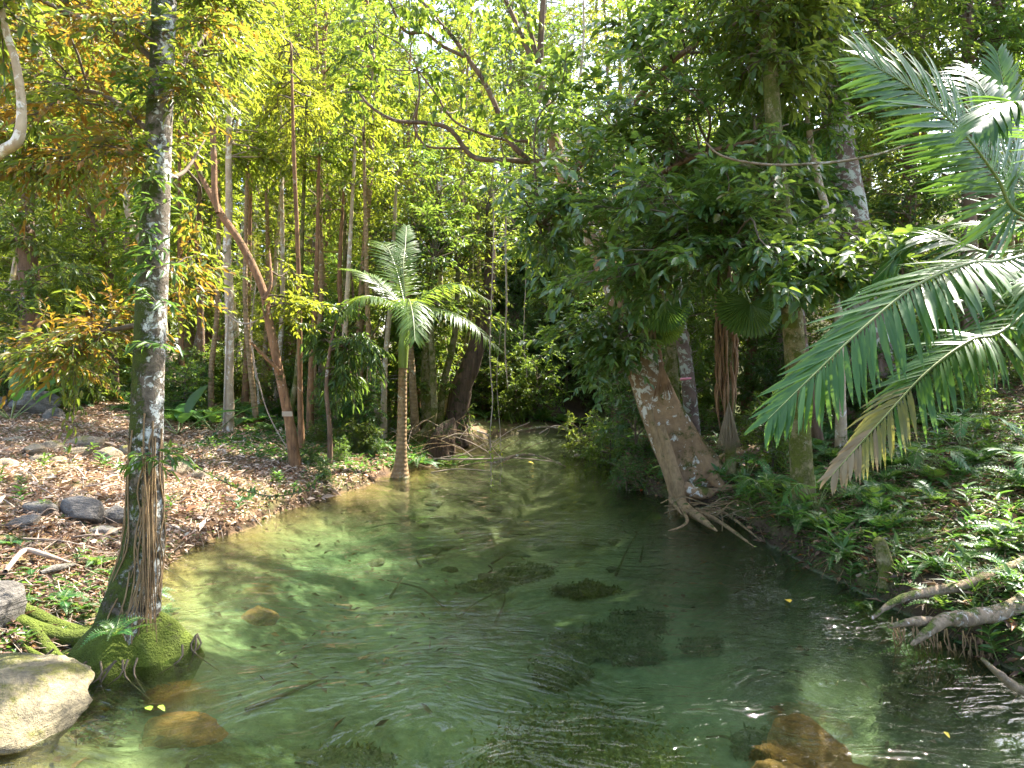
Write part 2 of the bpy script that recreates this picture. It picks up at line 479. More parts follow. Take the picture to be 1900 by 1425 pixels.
def ground_mat():
    g = G('ground_soil_and_bed')
    geo = g.n('NewGeometry'); pos = geo.outputs['Position']
    sp = g.n('SeparateXYZ', Vector=pos)
    n1 = g.noise(pos, 1.3, 6, .6); n2 = g.noise(pos, 9, 6, .65); n3 = g.noise(pos, 45, 4, .6)
    k = g.math('ADD', g.math('MULTIPLY', n1, .4), g.math('ADD', g.math('MULTIPLY', n2, .35), g.math('MULTIPLY', n3, .25)))
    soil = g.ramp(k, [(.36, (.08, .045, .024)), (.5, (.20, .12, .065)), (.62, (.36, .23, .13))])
    right_side = g.step(sp.outputs[0], -1.0, 1.5)                                   # deeper brown earth on the right bank
    darker = g.ramp(k, [(.36, (.028, .018, .011)), (.5, (.065, .042, .024)), (.62, (.12, .08, .05))])
    soil = g.mix(right_side, soil, darker)
    mossf = g.step(g.math('ADD', n1, g.math('MULTIPLY', n2, .3)), .62, .72)
    soil = g.mix(g.math('MULTIPLY', mossf, .75), soil, (.06, .085, .014))
    soil = g.mix(g.math('MULTIPLY', g.step(g.math('ADD', sp.outputs[2], g.math('MULTIPLY', n2, .10)), .19, .09), .6), soil, (.035, .022, .012))   # wet band at the waterline
    bn = g.math('ADD', g.math('MULTIPLY', g.noise(pos, .75, 5, .55, .4), .7), g.math('MULTIPLY', n2, .3))
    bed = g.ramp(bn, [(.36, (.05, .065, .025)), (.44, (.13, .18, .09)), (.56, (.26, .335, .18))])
    bed = g.mix(g.math('MULTIPLY', g.step(sp.outputs[1], 8.2, 10.8), .85), bed, g.ramp(bn, [(.38, (.05, .042, .022)), (.58, (.17, .145, .08))]))  # far bed browned to imitate the dark reflection on the water
    peb = g.n('TexVoronoi', Vector=pos, Scale=11.0).outputs['Distance']
    bed = g.mix(.30, bed, g.ramp(peb, [(.1, (1.25, 1.25, 1.2)), (.6, (.45, .45, .4))]), 'MULTIPLY')
    shal = g.step(sp.outputs[2], -.42, -.03)
    left = g.step(sp.outputs[0], .5, -1.6)
    bed = g.mix(g.math('MULTIPLY', g.math('MULTIPLY', shal, left), .7), bed, g.ramp(k, [(.38, (.15, .07, .025)), (.6, (.38, .18, .065))]))
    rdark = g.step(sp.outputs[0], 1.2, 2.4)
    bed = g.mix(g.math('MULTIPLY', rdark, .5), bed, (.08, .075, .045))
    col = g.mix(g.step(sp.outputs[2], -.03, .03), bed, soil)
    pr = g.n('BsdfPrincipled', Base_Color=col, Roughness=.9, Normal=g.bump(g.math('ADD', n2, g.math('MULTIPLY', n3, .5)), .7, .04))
    pr.inputs['Specular IOR Level'].default_value = .2
    return g.done(pr.outputs[0])


RIPA, RIPM, RIPB = .034, .018, .010


def water_mat():
    g = G('creek_water')
    geo = g.n('NewGeometry'); pos = geo.outputs['Position']
    sp = g.n('SeparateXYZ', Vector=pos)
    wv = g.n('VectorMath', {'operation': 'ADD'}, {0: pos, 1: g.n('VectorMath', {'operation': 'SCALE'}, {0: g.n('TexNoise', Vector=pos, Scale=.55, Detail=2.0).outputs[1], 'Scale': 1.6}).outputs[0]}).outputs[0]
    big = g.n('Mapping', Vector=wv, Rotation=(0, 0, .5), Scale=(2.2, 5.0, 1)).outputs[0]
    fine = g.n('Mapping', Vector=wv, Rotation=(0, 0, .75), Scale=(10, 27, 1)).outputs[0]
    a = g.noise(big, 1.0, 3, .55, .8); b = g.noise(fine, 1.0, 3, .5, .6)
    mid = g.noise(g.n('Mapping', Vector=wv, Rotation=(0, 0, .35), Scale=(4.5, 12, 1)).outputs[0], 1.0, 2, .5, .9)
    calm = g.n('TexNoise', Vector=pos, Scale=.45, Detail=3.0).outputs[0]
    near = g.step(sp.outputs[1], 12.0, 4.5)
    riff = g.math('MULTIPLY', g.step(sp.outputs[1], 14.2, 15.0), g.step(sp.outputs[1], 17.4, 16.4))
    na = g.math('MULTIPLY_ADD', near, .8); na.node.inputs[2].default_value = .2
    cm = g.math('MULTIPLY_ADD', g.step(calm, .38, .58), .65); cm.node.inputs[2].default_value = .35
    amp = g.math('ADD', g.math('MULTIPLY', na, cm), g.math('MULTIPLY', riff, 1.3))
    h = g.math('ADD', g.math('MULTIPLY', a, RIPA), g.math('MULTIPLY', g.math('ADD', g.math('MULTIPLY', b, RIPB), g.math('MULTIPLY', mid, RIPM)), amp))
    nb = g.bump(h, 1.0, 1.0)
    fr = g.n('Fresnel', IOR=1.38, Normal=nb)
    tr = g.n('BsdfTransparent', Color=(.78, .88, .74))
    rf = g.n('BsdfRefraction', Color=(.78, .88, .74), Roughness=.02, IOR=1.33, Normal=nb)
    t1 = g.n('MixShader', i={0: .30, 1: tr.outputs[0], 2: rf.outputs[0]})
    gl = g.n('BsdfGlossy', Color=(1, 1, 1), Roughness=.02, Normal=nb)
    murk = g.n('BsdfDiffuse', Color=(.085, .115, .045))
    t2 = g.n('MixShader', i={0: .02, 1: t1.outputs[0], 2: murk.outputs[0]})
    mx = g.n('MixShader', i={0: fr.outputs[0], 1: t2.outputs[0], 2: gl.outputs[0]})
    return g.done(mx.outputs[0])


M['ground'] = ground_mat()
M['water'] = water_mat()

# ------------------------------------------------------------------ the setting: ground, creek
CR = np.array([[.38, -4, 3.0], [.40, 3.3, 2.95], [.34, 4.6, 2.76], [.1, 5.6, 2.8], [-.27, 6.7, 3.05], [-.19, 7.8, 2.88], [-.25, 9.0, 2.42], [-.25, 10.6, 1.98],
               [.15, 12, 1.68], [.4, 14, 1.6], [.9, 16, 1.6], [2.4, 17.6, 1.45], [6, 18.6, 1.4], [14, 20, 1.4]])


def creek_sd(x, y):
    """signed distance to the water's edge (negative in the creek) and the side (-1 left bank, +1 right bank)"""
    best = np.full(np.shape(x), 1e9); side = np.ones(np.shape(x))
    for a, b in zip(CR[:-1], CR[1:]):
        d = b[:2] - a[:2]
        t = np.clip(((x - a[0]) * d[0] + (y - a[1]) * d[1]) / (d @ d), 0, 1)
        ex, ey = x - a[0] - t * d[0], y - a[1] - t * d[1]
        s = np.hypot(ex, ey) - (a[2] + (b[2] - a[2]) * t)
        cr = d[0] * ey - d[1] * ex
        upd = s < best
        best = np.where(upd, s, best); side = np.where(upd, np.where(cr > 0, -1.0, 1.0), side)
    return best, side


def height(x, y):
    x = np.asarray(x, float); y = np.asarray(y, float)
    sd, side = creek_sd(x, y)
    sd = sd + .22 * fbm(x * 1.3, y * 1.3, 5) + .10 * fbm(x * 5, y * 5, 9)
    zl = np.interp(sd, [-3, -1.6, -.6, 0, .12, .5, 2, 5, 8, 14, 60, 400], [-.85, -.65, -.30, -.02, .13, .24, .50, .86, 1.0, 1.15, 1.9, 3])
    zr = np.interp(sd, [-3, -1.2, -.35, 0, .10, .5, 2, 5, 10, 20, 60, 400], [-.95, -.80, -.45, -.05, .20, .34, .70, 1.45, 3.0, 6.5, 16, 18])
    z = np.where(side < 0, zl, zr)
    far = np.clip((y - 19.0) / 22, 0, 1) * np.clip((x + 5) / 7, 0, 1)
    z = z + np.where(sd > 0, 11 * far ** .8 * (sd > 0) * np.clip(sd / 3, 0, 1), 0)
    out = np.clip(sd / .5, 0, 1)
    z = z - .42 * np.exp(-(((x + 2.55) / .62) ** 2 + ((y - 4.35) / .5) ** 2))
    z = z + out * (.22 * fbm(x * .8, y * .8, 21) + .10 * fbm(x * 3.2, y * 3.2, 31)) + (1 - out) * .10 * fbm(x * 2, y * 2, 41)
    return z


def gz(x, y):
    return float(height(np.array([x]), np.array([y]))[0])


def G3(x, y, dz=0.0):
    return np.array([x, y, gz(x, y) + dz])


def axis(lo, hi, step, far_lo, far_hi, n=18):
    core = np.arange(lo, hi, step)
    k = np.linspace(0, 1, n + 1)[1:] ** 2.2
    return np.concatenate([(lo - k * (lo - far_lo))[::-1], core, core[-1] + k * (far_hi - core[-1])])


xs = axis(-9, 9, .085, -400, 400); ys = axis(2, 22, .085, -120, 600)
X, Y = np.meshgrid(xs, ys)
Z = height(X, Y)
nx, ny = len(xs), len(ys)
i = np.arange(ny - 1)[:, None]; j = np.arange(nx - 1)[None]
q = np.stack([i * nx + j, i * nx + j + 1, (i + 1) * nx + j + 1, (i + 1) * nx + j], -1).reshape(-1, 4)
mb = MB().add(np.stack([X, Y, Z], -1).reshape(-1, 3), q)
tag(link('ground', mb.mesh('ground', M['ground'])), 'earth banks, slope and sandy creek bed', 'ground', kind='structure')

xs = np.linspace(-7, 15, 240); ys = np.linspace(-3.5, 22, 280)
X, Y = np.meshgrid(xs, ys)
Z = .010 * fbm(X * 1.7 + Y * .6, Y * 2.6, 3, 3) + .012 * fbm(X * 3.5, Y * 5.5, 8, 3) * (1 + 1.4 * ((Y > 14.4) & (Y < 17)))
nx, ny = len(xs), len(ys)
i = np.arange(ny - 1)[:, None]; j = np.arange(nx - 1)[None]
q = np.stack([i * nx + j, i * nx + j + 1, (i + 1) * nx + j + 1, (i + 1) * nx + j], -1).reshape(-1, 4)
mb = MB().add(np.stack([X, Y, Z], -1).reshape(-1, 3), q)
tag(link('water', mb.mesh('water', M['water'])), 'clear green rippled creek water', 'water', kind='structure')

# ------------------------------------------------------------------ rocks
def rock_mesh(name, seed, dims, mat, planes=9, nu=22, nv=14, rough=.06):
    r = np.random.default_rng(seed)
    th = np.linspace(0, 2 * np.pi, nu, endpoint=False); ph = np.linspace(0, np.pi, nv)[1:-1]
    v = np.stack([np.outer(np.sin(ph), np.cos(th)), np.outer(np.sin(ph), np.sin(th)), np.outer(np.cos(ph), np.ones(nu))], -1).reshape(-1, 3)
    v = np.vstack([v, [0, 0, 1], [0, 0, -1]])
    for k in range(planes):
        n = nrm(r.normal(size=3) * [1, 1, .8]); d = r.uniform(.58, .86)
        e = v @ n - d
        v = v - np.where(e > 0, e, 0)[:, None] * n * .92
    v = v * (1 + rough * snoise3(v, 2.5, seed) + rough * .6 * snoise3(v, 6, seed + 3) + rough * .5 * snoise3(v, 13, seed + 7))[:, None]
    v = v / np.abs(v).max(0) * np.array(dims) / 2
    q, t = [], []
    R = nv - 2
    for a in range(R - 1):
        for b in range(nu):
            q.append([a * nu + b, (a + 1) * nu + b, (a + 1) * nu + (b + 1) % nu, a * nu + (b + 1) % nu])
    top, bot = R * nu, R * nu + 1
    for b in range(nu):
        t.append([top, b, (b + 1) % nu]); t.append([bot, (R - 1) * nu + (b + 1) % nu, (R - 1) * nu + b])
    return MB().add(v, q, t).mesh(name, mat, True)


def rock(name, label, loc, dims, mat, seed, rz=0, tilt=(0, 0), group=None, planes=9, cat='rock', nu=22, nv=14, rough=.06):
    o = link(name, rock_mesh(name, seed, dims, mat, planes, nu, nv, rough), loc=tuple(float(a) for a in loc))
    o.rotation_euler = (tilt[0], tilt[1], rz)
    return tag(o, label, cat, group)


# big ochre slab in the lower left corner
c = P(20, 1315, 3.75)
rock('boulder', 'large ochre boulder with flat top in the lower left corner of the creek', (-3.02, 3.72, -.04), (1.3, 1.0, .62), M['rockfore'], 5, .45, (.10, .02), planes=12, cat='boulder', nu=72, nv=46, rough=.09)
rock('boulder', 'moss-topped dark boulder at the left edge below the driftwood', P(-5, 1115, 4.6) + [0, 0, -.08], (.34, .5, .42), M['rock'], 12, .3, cat='boulder', planes=13, nu=36, nv=22, rough=.09)
rock('boulder', 'wide grey flat-topped boulder on the left bank above the sunlit litter', G3(-8.3, 11.9, .20), (.85, .5, .52), M['rock'], 21, .1, (.12, .05), cat='boulder', planes=14, nu=36, nv=22, rough=.08)
rock('boulder', 'small grey wedge of rock at the right foot of the wide flat-topped boulder', G3(-7.78, 11.6, .06), (.36, .3, .34), M['rock'], 22, .6, cat='boulder', planes=13, nu=36, nv=22, rough=.09)
rock('boulder', 'grey boulder cut by the left frame edge beside the flat-topped one', G3(-9.15, 11.8, .16), (.75, .5, .5), M['rock'], 24, .4, cat='boulder', planes=13, nu=36, nv=22, rough=.09)
ledge = [((150, 985, 6.9), (.62, .36, .30), 'angular brown-grey rock in the bank face left of the mossy trunk', 'rock'),
         ((75, 1003, 6.8), (.40, .3, .22), 'dark rounded rock at the left end of the bank-face row', 'rock'),
         ((212, 968, 7.1), (.36, .3, .22), 'grey domed rock right of the angular one in the bank face', 'rock'),
         ((188, 1012, 6.7), (.30, .22, .14), 'small reddish slab lying under the bank-face rocks', 'rock'),
         ((45, 1035, 6.4), (.30, .3, .16), 'low dark stone at the left frame edge under the bank face', 'rock')]
for k, ((px, py, D), dm, lab, mt) in enumerate(ledge):
    p = P(px, py, D); rock('rock', lab, (p[0], D, max(gz(p[0], D) + dm[2] * .15, p[2])), dm, M[mt], 40 + k, rng.uniform(-.5, .5), (rng.uniform(-.2, .2), rng.uniform(-.2, .2)), 'rocks in the cut of the left bank')
row = [(165, 818, .62, .36, .26, 'longest pale mossy stone in the sunlit row on the left bank'), (100, 826, .34, .26, .16, 'yellow stone left of the longest one in the sunlit row'),
       (62, 832, .34, .24, .2, 'grey stone in shadow at the left end of the sunlit row'), (205, 842, .46, .34, .26, 'bright green mossed stone at the right end of the sunlit row'),
       (232, 836, .30, .24, .2, 'yellow stone against the mossy trunk in the sunlit row'), (140, 838, .44, .28, .15, 'flat cream stone in front of the longest one in the sunlit row'),
       (75, 850, .30, .24, .13, 'small tan stone in front of the sunlit row'), (112, 853, .22, .18, .12, 'small brown rounded stone in front of the sunlit row'),
       (30, 815, .50, .2, .10, 'thin flat slab behind the sunlit row'), (18, 858, .34, .26, .14, 'pinkish half-buried stone by the left frame edge'),
       (335, 868, .34, .26, .2, 'pale block right behind the mossy trunk on the sunny bank'), (368, 878, .26, .2, .14, 'cream stone right of the pale block on the sunny bank')]
for k, (px, py, a, b, h, lab) in enumerate(row):
    D = 9.6
    for it in range(12):
        x = (px - CX) / F * D; D = .5 * D + .5 * ((CAMH - gz(x, D) - h * .3) * F / (py - HY))
    x = (px - CX) / F * D
    rock('stone', lab, G3(x, D, h * .18), (a, b, h), M['rockwarm'], 60 + k, rng.uniform(-.4, .4), (rng.uniform(-.15, .15), rng.uniform(-.15, .15)), 'stones on the sunlit left bank', 7, 'stone')
# under water
sub = [(1130, 1125, 5.0, 1.05, .62, .40, 'rockunder', 'large dark weedy rock under the water right of midstream'), (1040, 1170, 4.4, .6, .5, .3, 'rockunder', 'dark hump under the ripples in front of the large weedy rock'),
       (960, 1010, 7.0, 1.2, .6, .25, 'rockunder', 'long dark hump on the creek bed in midstream'), (1090, 1040, 6.4, .9, .45, .25, 'rockunder', 'dark weed-covered hump behind the large submerged rock'),
       (1180, 1100, 5.0, .8, .5, .34, 'rockunder', 'dark weedy rock touching the back of the large submerged one'), (1080, 1130, 5.0, .7, .5, .3, 'rockunder', 'dark weedy rock left of the large submerged one'), (1190, 1150, 5.0, .7, .4, .3, 'rockunder', 'dark weedy rock on the right of the large submerged one'), (900, 1040, 6.0, .8, .4, .2, 'rockunder', 'low dark hump left of the long midstream one'),
       (1310, 1155, 4.9, .5, .3, .2, 'rockunder', 'small dark submerged rock toward the right bank'), (640, 1390, 3.5, .9, .45, .25, 'rockunder', 'dark submerged slab at the bottom left of midstream'),
       (1455, 1400, 3.2, .40, .30, .4, 'rockorange', 'rust-orange stone under the water at the bottom edge'), (1600, 1405, 3.15, .62, .42, .42, 'rockorange', 'largest rust-orange stone at the bottom edge under the water'),
       (1500, 1325, 3.6, .46, .34, .4, 'rockorange', 'tawny stone under the water behind the two rust-orange ones'), (1680, 1310, 3.7, .40, .3, .34, 'rockunder', 'brown submerged stone near the right bank roots'),
       (1420, 1300, 3.8, .5, .35, .28, 'rockunder', 'dark submerged stone left of the tawny one'), (330, 1385, 3.3, .6, .4, .2, 'rockorange', 'reddish stone under the shallow water beside the ochre boulder'),
       (480, 1160, 4.9, .36, .26, .26, 'rockorange', 'amber stone under the water right of the mossy tree')]
for k, (px, py, D, a, b, h, mt, lab) in enumerate(sub):
    D0 = (CAMH + (.45 if not (mt == 'rockorange' and px > 1400) else .08)) * F / (py - HY)                       # the ray down to about half a metre under the surface
    x = (px - CX) / F * D0
    z0 = gz(x, D0)
    zr_ = min(z0 + h * .08, -.10 - h * .5) if not (mt == 'rockorange' and px > 1400) else -.13 - h * .44
    so = rock('submerged_rock', lab, (x, D0, zr_), (a, b, h), M[mt], 100 + k, rng.uniform(-.4, .4), group='rocks under the creek water', planes=4 if mt == 'rockunder' else 9, nu=44, nv=22, rough=.55 if mt == 'rockunder' else .12)
    if mt == 'rockunder':
        vv = np.array([v.co[:] for v in so.data.vertices]); vv = vv[vv[:, 2] > -.1 * h]
        ii = rng.integers(0, len(vv), int(2600 * a * b + 300)); pp = vv[ii] * rng.uniform(.95, 1.12, (len(ii), 1)) * [1, 1, .9]
        mb = MB(); leaves(mb, pp, rng.normal(0, 1, pp.shape) + [.8, -.5, .1], UP + rng.normal(0, .5, pp.shape), .05 * rng.uniform(.4, 1.4, len(ii)), .02, LEAF4)
        link('weed', mb.mesh('rock_weed', M['weed']), so)['kind'] = 'stuff'
# pale weed bed in the lower middle of the pool
wp = thing('waterweed_bed', 'bed of pale yellow-green waterweed under the ripples at the bottom centre', 'waterweed', (.42, 4.0, -.62))
r_ = np.random.default_rng(15); n = 6000
a_ = r_.uniform(0, 6.28, n); q_ = np.sqrt(r_.uniform(0, 1, n))
xx = q_ * np.cos(a_) * .62 + .1 * r_.normal(0, 1, n); yy = q_ * np.sin(a_) * .75 + .1 * r_.normal(0, 1, n)
mb = MB(); leaves(mb, np.stack([xx, yy, r_.uniform(.02, .22, n)], -1), r_.normal(0, .7, (n, 3)) + [.3, -.9, .3], UP + r_.normal(0, .5, (n, 3)), .055 * r_.uniform(.4, 1.3, n), .022, LEAF4)
link('leaves', mb.mesh('weed_bed', M['weedpale']), wp)['kind'] = 'stuff'
for k in range(44):
    y = rng.uniform(8.2, 12.4); x = rng.uniform(-1.7, 1.5)
    if creek_sd(np.array([x]), np.array([y]))[0][0] > -.3: continue
    a = rng.uniform(.22, .55)
    rock('cobble', 'flat dark cobble on the creek bed at the far end of the pool', (x, y, gz(x, y) + .0), (a, a * .6, .09), M['rockunder'], 130 + k, rng.uniform(0, 3), group='cobbles at the far end of the pool', planes=5, nu=18, nv=10, cat='cobble', rough=.22)

# ------------------------------------------------------------------ tree building blocks
def on_poly(poly, n, r):
    poly = np.asarray(poly, float); lo, hi = poly.min(0), poly.max(0); out = []
    while len(out) < n:
        p = r.uniform(lo, hi); x, y = p; ins = False; j = len(poly) - 1
        for i in range(len(poly)):
            if (poly[i, 1] > y) != (poly[j, 1] > y) and x < (poly[j, 0] - poly[i, 0]) * (y - poly[i, 1]) / (poly[j, 1] - poly[i, 1]) + poly[i, 0]:
                ins = not ins
            j = i
        if ins: out.append(p)
    return np.array(out)


def generic_tree(seed, h, r0, z0, cr, nb, spb, K, ll, lw, tpl=LEAF4, lean=.06, slen=.55, droop=.3, seg=9, top=.6, elev=(.1, .8), rough=.08, hang=.25):
    """trunk MB and crown MB of one tree about its own foot"""
    r = np.random.default_rng(seed)
    n = 6
    pts = np.zeros((n, 3)); pts[:, 2] = np.linspace(-.15, h, n)
    drift = np.cumsum(r.normal(0, lean, (n, 2)), 0) * (h / n); drift -= drift[0]
    pts[:, :2] = drift
    tr, cw = MB(), MB()
    c, rad = tube(tr, pts, [r0 * 1.5, r0 * 1.02, r0 * .9, r0 * .75, r0 * .55, r0 * .22], seg, 30, rough, seed=seed)
    O, Dv, L = [], [], []
    for b in range(nb):
        u = (b + r.uniform(0, 1)) / nb
        z = z0 + (h - z0) * u
        base = np.array([np.interp(z, c[:, 2], c[:, 0]), np.interp(z, c[:, 2], c[:, 1]), z])
        az = b * 2.4 + r.normal(0, .4); el = r.uniform(*elev)
        ln = cr * r.uniform(.55, 1.1) * (1 - (1 - top) * u) * (.65 + .35 * min(1, u * 4))
        d = np.array([math.cos(az) * math.cos(el), math.sin(az) * math.cos(el), math.sin(el)])
        p1 = base + d * ln * .5 + r.normal(0, .06 * ln, 3); p2 = base + d * ln + np.array([0, 0, -.12 * ln]) + r.normal(0, .08 * ln, 3)
        bc, _ = tube(tr, [base, p1, p2], [max(.012, r0 * .28), .010, .004], 5, 7, cap=False)
        idx = r.uniform(1.2, 6, spb)
        for t in idx:
            i0 = int(t); fpt = bc[i0] + (bc[min(i0 + 1, 6)] - bc[i0]) * (t - i0)
            O.append(fpt); dd = d * .7 + r.normal(0, .75, 3); dd[2] += .1
            Dv.append(dd); L.append(slen * r.uniform(.5, 1.2))
    sprays(cw, np.array(O), np.array(Dv), np.array(L), K, ll, lw, r, tpl, droop, twig=.005, hang=hang)
    return tr, cw


def limb_net(mb_w, sources, targets, r, r0=.035, r1=.008, sag=.06, seg=6):
    """a woody branch from the nearest source point to every target; returns branch curves"""
    out = []
    S = np.asarray(sources)
    for t in targets:
        d = np.linalg.norm(S - t, axis=1) + np.maximum(0, S[:, 2] - t[2]) * .5
        s = S[np.argmin(d)]
        m1 = s + (t - s) * .35 + r.normal(0, .09, 3) * np.linalg.norm(t - s) + [0, 0, sag * np.linalg.norm(t - s)]
        m2 = s + (t - s) * .7 + r.normal(0, .07, 3) * np.linalg.norm(t - s) + [0, 0, sag * np.linalg.norm(t - s)]
        c, _ = tube(mb_w, [s, m1, m2, t], [r0 * r.uniform(.6, 1.1), r0 * .6, r1 * 1.3, r1], seg, 12, cap=False)
        out.append(c)
    return out


# ------------------------------------------------------------------ 1  mossy tree, near left
mt = thing('mossy_tree', 'moss and lichen covered tree with hanging root vines on the near left bank', 'tree', P(240, 1210, 4.6))
base = np.array(mt.location)
D = 4.6
tp = np.array([P(228, 1235, D), P(238, 1150, D), P(262, 1040, D), P(270, 950, D), P(272, 800, D), P(277, 650, D), P(284, 500, D), P(292, 300, D), P(301, 100, D), P(306, -60, D), P(312, -330, D + .1), P(320, -700, D + .3)])
wpx = np.array([140, 104, 72, 63, 58, 55, 54, 47, 42, 41, 36, 22])
mb = MB()
tc, trd = tube(mb, tp - base, wpx / 2 / F * D, 28, 110, .075, lobes=(5, [.12, .06, .02, 0, 0, 0, 0], .6), seed=3)
link('trunk', mb.mesh('mossy_trunk', M['mossy']), mt)
tcw = tc + base
# mossy root mound
r_ = np.random.default_rng(4)
mb = MB()
nu, nv = 40, 14
th = np.linspace(0, 2 * np.pi, nu, endpoint=False); rr = np.linspace(0, 1, nv)
rr2 = rr.copy(); rr2[-1] = .72
A, B = np.meshgrid(th, rr2)
prof = np.interp(rr, [0, .3, .6, .8, .93, 1], [.30, .27, .16, .04, -.10, -.30])
wob = 1 + .16 * np.sin(3 * th + 1) + .08 * np.sin(7 * th)
vx = .43 * B * np.cos(A) * wob[None] * 1.0; vy = .38 * B * np.sin(A) * wob[None]
vz = prof[:, None] + .05 * fbm(vx * 9 + 5, vy * 9, 3) + .02 * np.sin(9 * A + 2 * B) * B
v = np.stack([vx, vy, vz], -1).reshape(-1, 3)
i = np.arange(nv - 1)[:, None]; j = np.arange(nu)[None]
q = np.stack([i * nu + j, i * nu + (j + 1) % nu, (i + 1) * nu + (j + 1) % nu, (i + 1) * nu + j], -1).reshape(-1, 4)[:, ::-1]
mo = P(238, 1212, 4.6) - base
mb.add(v + [mo[0], mo[1], -base[2] + .03], q)
mound = link('root_mound', mb.mesh('root_mound', M['moss']), mt)
mound['label'] = 'bright green moss cushion around the foot of the trunk'
# fine roots dangling from the mound into the water
for k in range(16):
    a = r_.uniform(3.4, 6.6); p0 = np.array([mo[0] + .44 * math.cos(a), mo[1] + .36 * math.sin(a), .08 - base[2] + .02])
    mb = MB(); tube(mb, [p0, p0 + [r_.normal(0, .04), -.05, -.08], p0 + [r_.normal(0, .12), -.10, -.2]], [.008, .006, .003], 5, 7)
    link('root', mb.mesh('dangling_root', M['twig']), mt)
# moss-covered surface roots running left
for k, (pts, w0) in enumerate([([(225, 1175), (130, 1182), (40, 1190), (-60, 1170)], .055), ([(215, 1190), (120, 1205), (30, 1225), (-50, 1230)], .06), ([(210, 1200), (150, 1235), (60, 1215), (-30, 1200)], .045), ([(230, 1160), (165, 1130), (150, 1080), (180, 1030)], .035), ([(220, 1215), (160, 1250), (90, 1265)], .04)]):
    pp = []
    for (px, py) in pts:
        dd = 4.62 + (px < 150) * .1; p = P(px, py, dd); pp.append(np.array([p[0], dd + (1200 - py) * .004, max(gz(p[0], dd) + .02, p[2])]))
    mb = MB(); tube(mb, np.array(pp) - base, [w0 * 1.3, w0, w0 * .8, w0 * .4], 10, 26, .2, seed=k)
    link('root', mb.mesh('mossy_root', M['moss'] if k != 3 else M['greentrunk']), mt)
# vines hanging down the trunk
for k in range(34):
    t0 = r_.uniform(.06, .40); t1 = max(.0, t0 - r_.uniform(.12, .34)); a0 = r_.uniform(-2.6, .35) - .2
    ts = np.linspace(t1, t0, 6); pp = []
    for t in ts:
        f = t * (len(tc) - 1); i0 = int(f); c0 = tc[i0]; rd = trd[i0] * 1.07
        a = a0 + r_.normal(0, .12)
        pp.append(c0 + rd * np.array([math.cos(a), math.sin(a), 0]))
    mb = MB(); tube(mb, pp, [.003, .005, .006], 5, 20, cap=False)
    link('vine', mb.mesh('trunk_vine', M['vine']), mt)
for k in range(22):                                       # bunch of aerial roots hanging free on the right side
    z0 = P(300, r_.uniform(820, 980), D)[2]; z1 = P(300, r_.uniform(1080, 1185), D)[2]
    x0 = P(r_.uniform(278, 300), 0, D)[0]; yy = D - .10 + r_.normal(0, .02)
    p0 = np.array([x0, yy, z0]); p1 = np.array([x0 + r_.uniform(-.01, .05), yy - .02, z1])
    mb = MB(); tube(mb, np.array([p0, (p0 + p1) / 2 + [r_.normal(0, .02), 0, 0], p1]) - base, [.005, .004, .002], 5, 12, cap=False)
    link('vine', mb.mesh('aerial_root', M['vine']), mt)
# branches and golden crown
r_ = np.random.default_rng(8)
tg = []
for px, py in on_poly([(-60, -60), (440, -60), (440, 190), (345, 300), (200, 300), (60, 330), (-60, 400)], 92, r_):
    tg.append(P(px, py, r_.uniform(4.2, 7.4)))
for px, py in on_poly([(60, 640), (80, 690), (160, 690), (255, 590), (240, 560), (110, 590)], 8, r_):
    tg.append(P(px, py, r_.uniform(4.3, 5.6)))
for px, py in on_poly([(330, 470), (410, 470), (400, 540), (340, 560)], 4, r_):
    tg.append(P(px, py, r_.uniform(4.8, 6)))
mbw = MB()
src = [p for p in tcw[20:]]
big = [[(285, 265), (215, 285), (140, 288), (40, 300)], [(284, 250), (200, 180), (120, 160), (20, 120)], [(290, 200), (340, 120), (400, 40), (470, -40)], [(272, 600), (220, 610), (160, 625), (90, 650)], [(285, 330), (340, 320), (380, 260)], [(296, 120), (220, 60), (120, 20), (0, -40)]]
for bl in big:
    dds = np.linspace(4.6, r_.uniform(5, 6.6), len(bl)); c, _ = tube(mbw, [P(a, b, dd) for (a, b), dd in zip(bl, dds)], [.022, .018, .013, .006], 7, 24, .1)
    src += list(c[3:])
curves = limb_net(mbw, src, tg, r_, .014, .004)
link('branches', MB().add(np.vstack(mbw.v) - base, np.vstack(mbw.q), np.vstack(mbw.t) if mbw.t else None).mesh('mossy_branches', M['twig']), mt)['kind'] = 'stuff'
O, Dv = [], []
for c in curves:
    for t in r_.uniform(5, 11.9, 16):
        O.append(c[int(t)]); dv = nrm(c[11] - c[4]) * .5 + r_.normal(0, .6, 3) * [1, 1, .5]; Dv.append(dv)
O = np.array(O) - base; Dv = np.array(Dv)
px_ = CX + (O[:, 0] + base[0]) / (O[:, 1] + base[1]) * F
isg = r_.uniform(0, 1, len(O)) < np.where(px_ < 320, .42, .18)
mb = MB(); sprays(mb, O[isg], Dv[isg], r_.uniform(.25, .5, isg.sum()), 13, .075, .027, r_, LEAF6, .2, hang=.15, twig=.003)
link('crown', mb.mesh('golden_crown', [M['gold'], M['twig']]), mt)['label'] = 'orange and gold tinted leaves'
mb = MB(); sprays(mb, O[~isg], Dv[~isg], r_.uniform(.25, .5, (~isg).sum()), 13, .075, .027, r_, LEAF6, .2, hang=.15, twig=.003)
link('crown', mb.mesh('greener_crown', [M['goldgreen'], M['twig']]), mt)
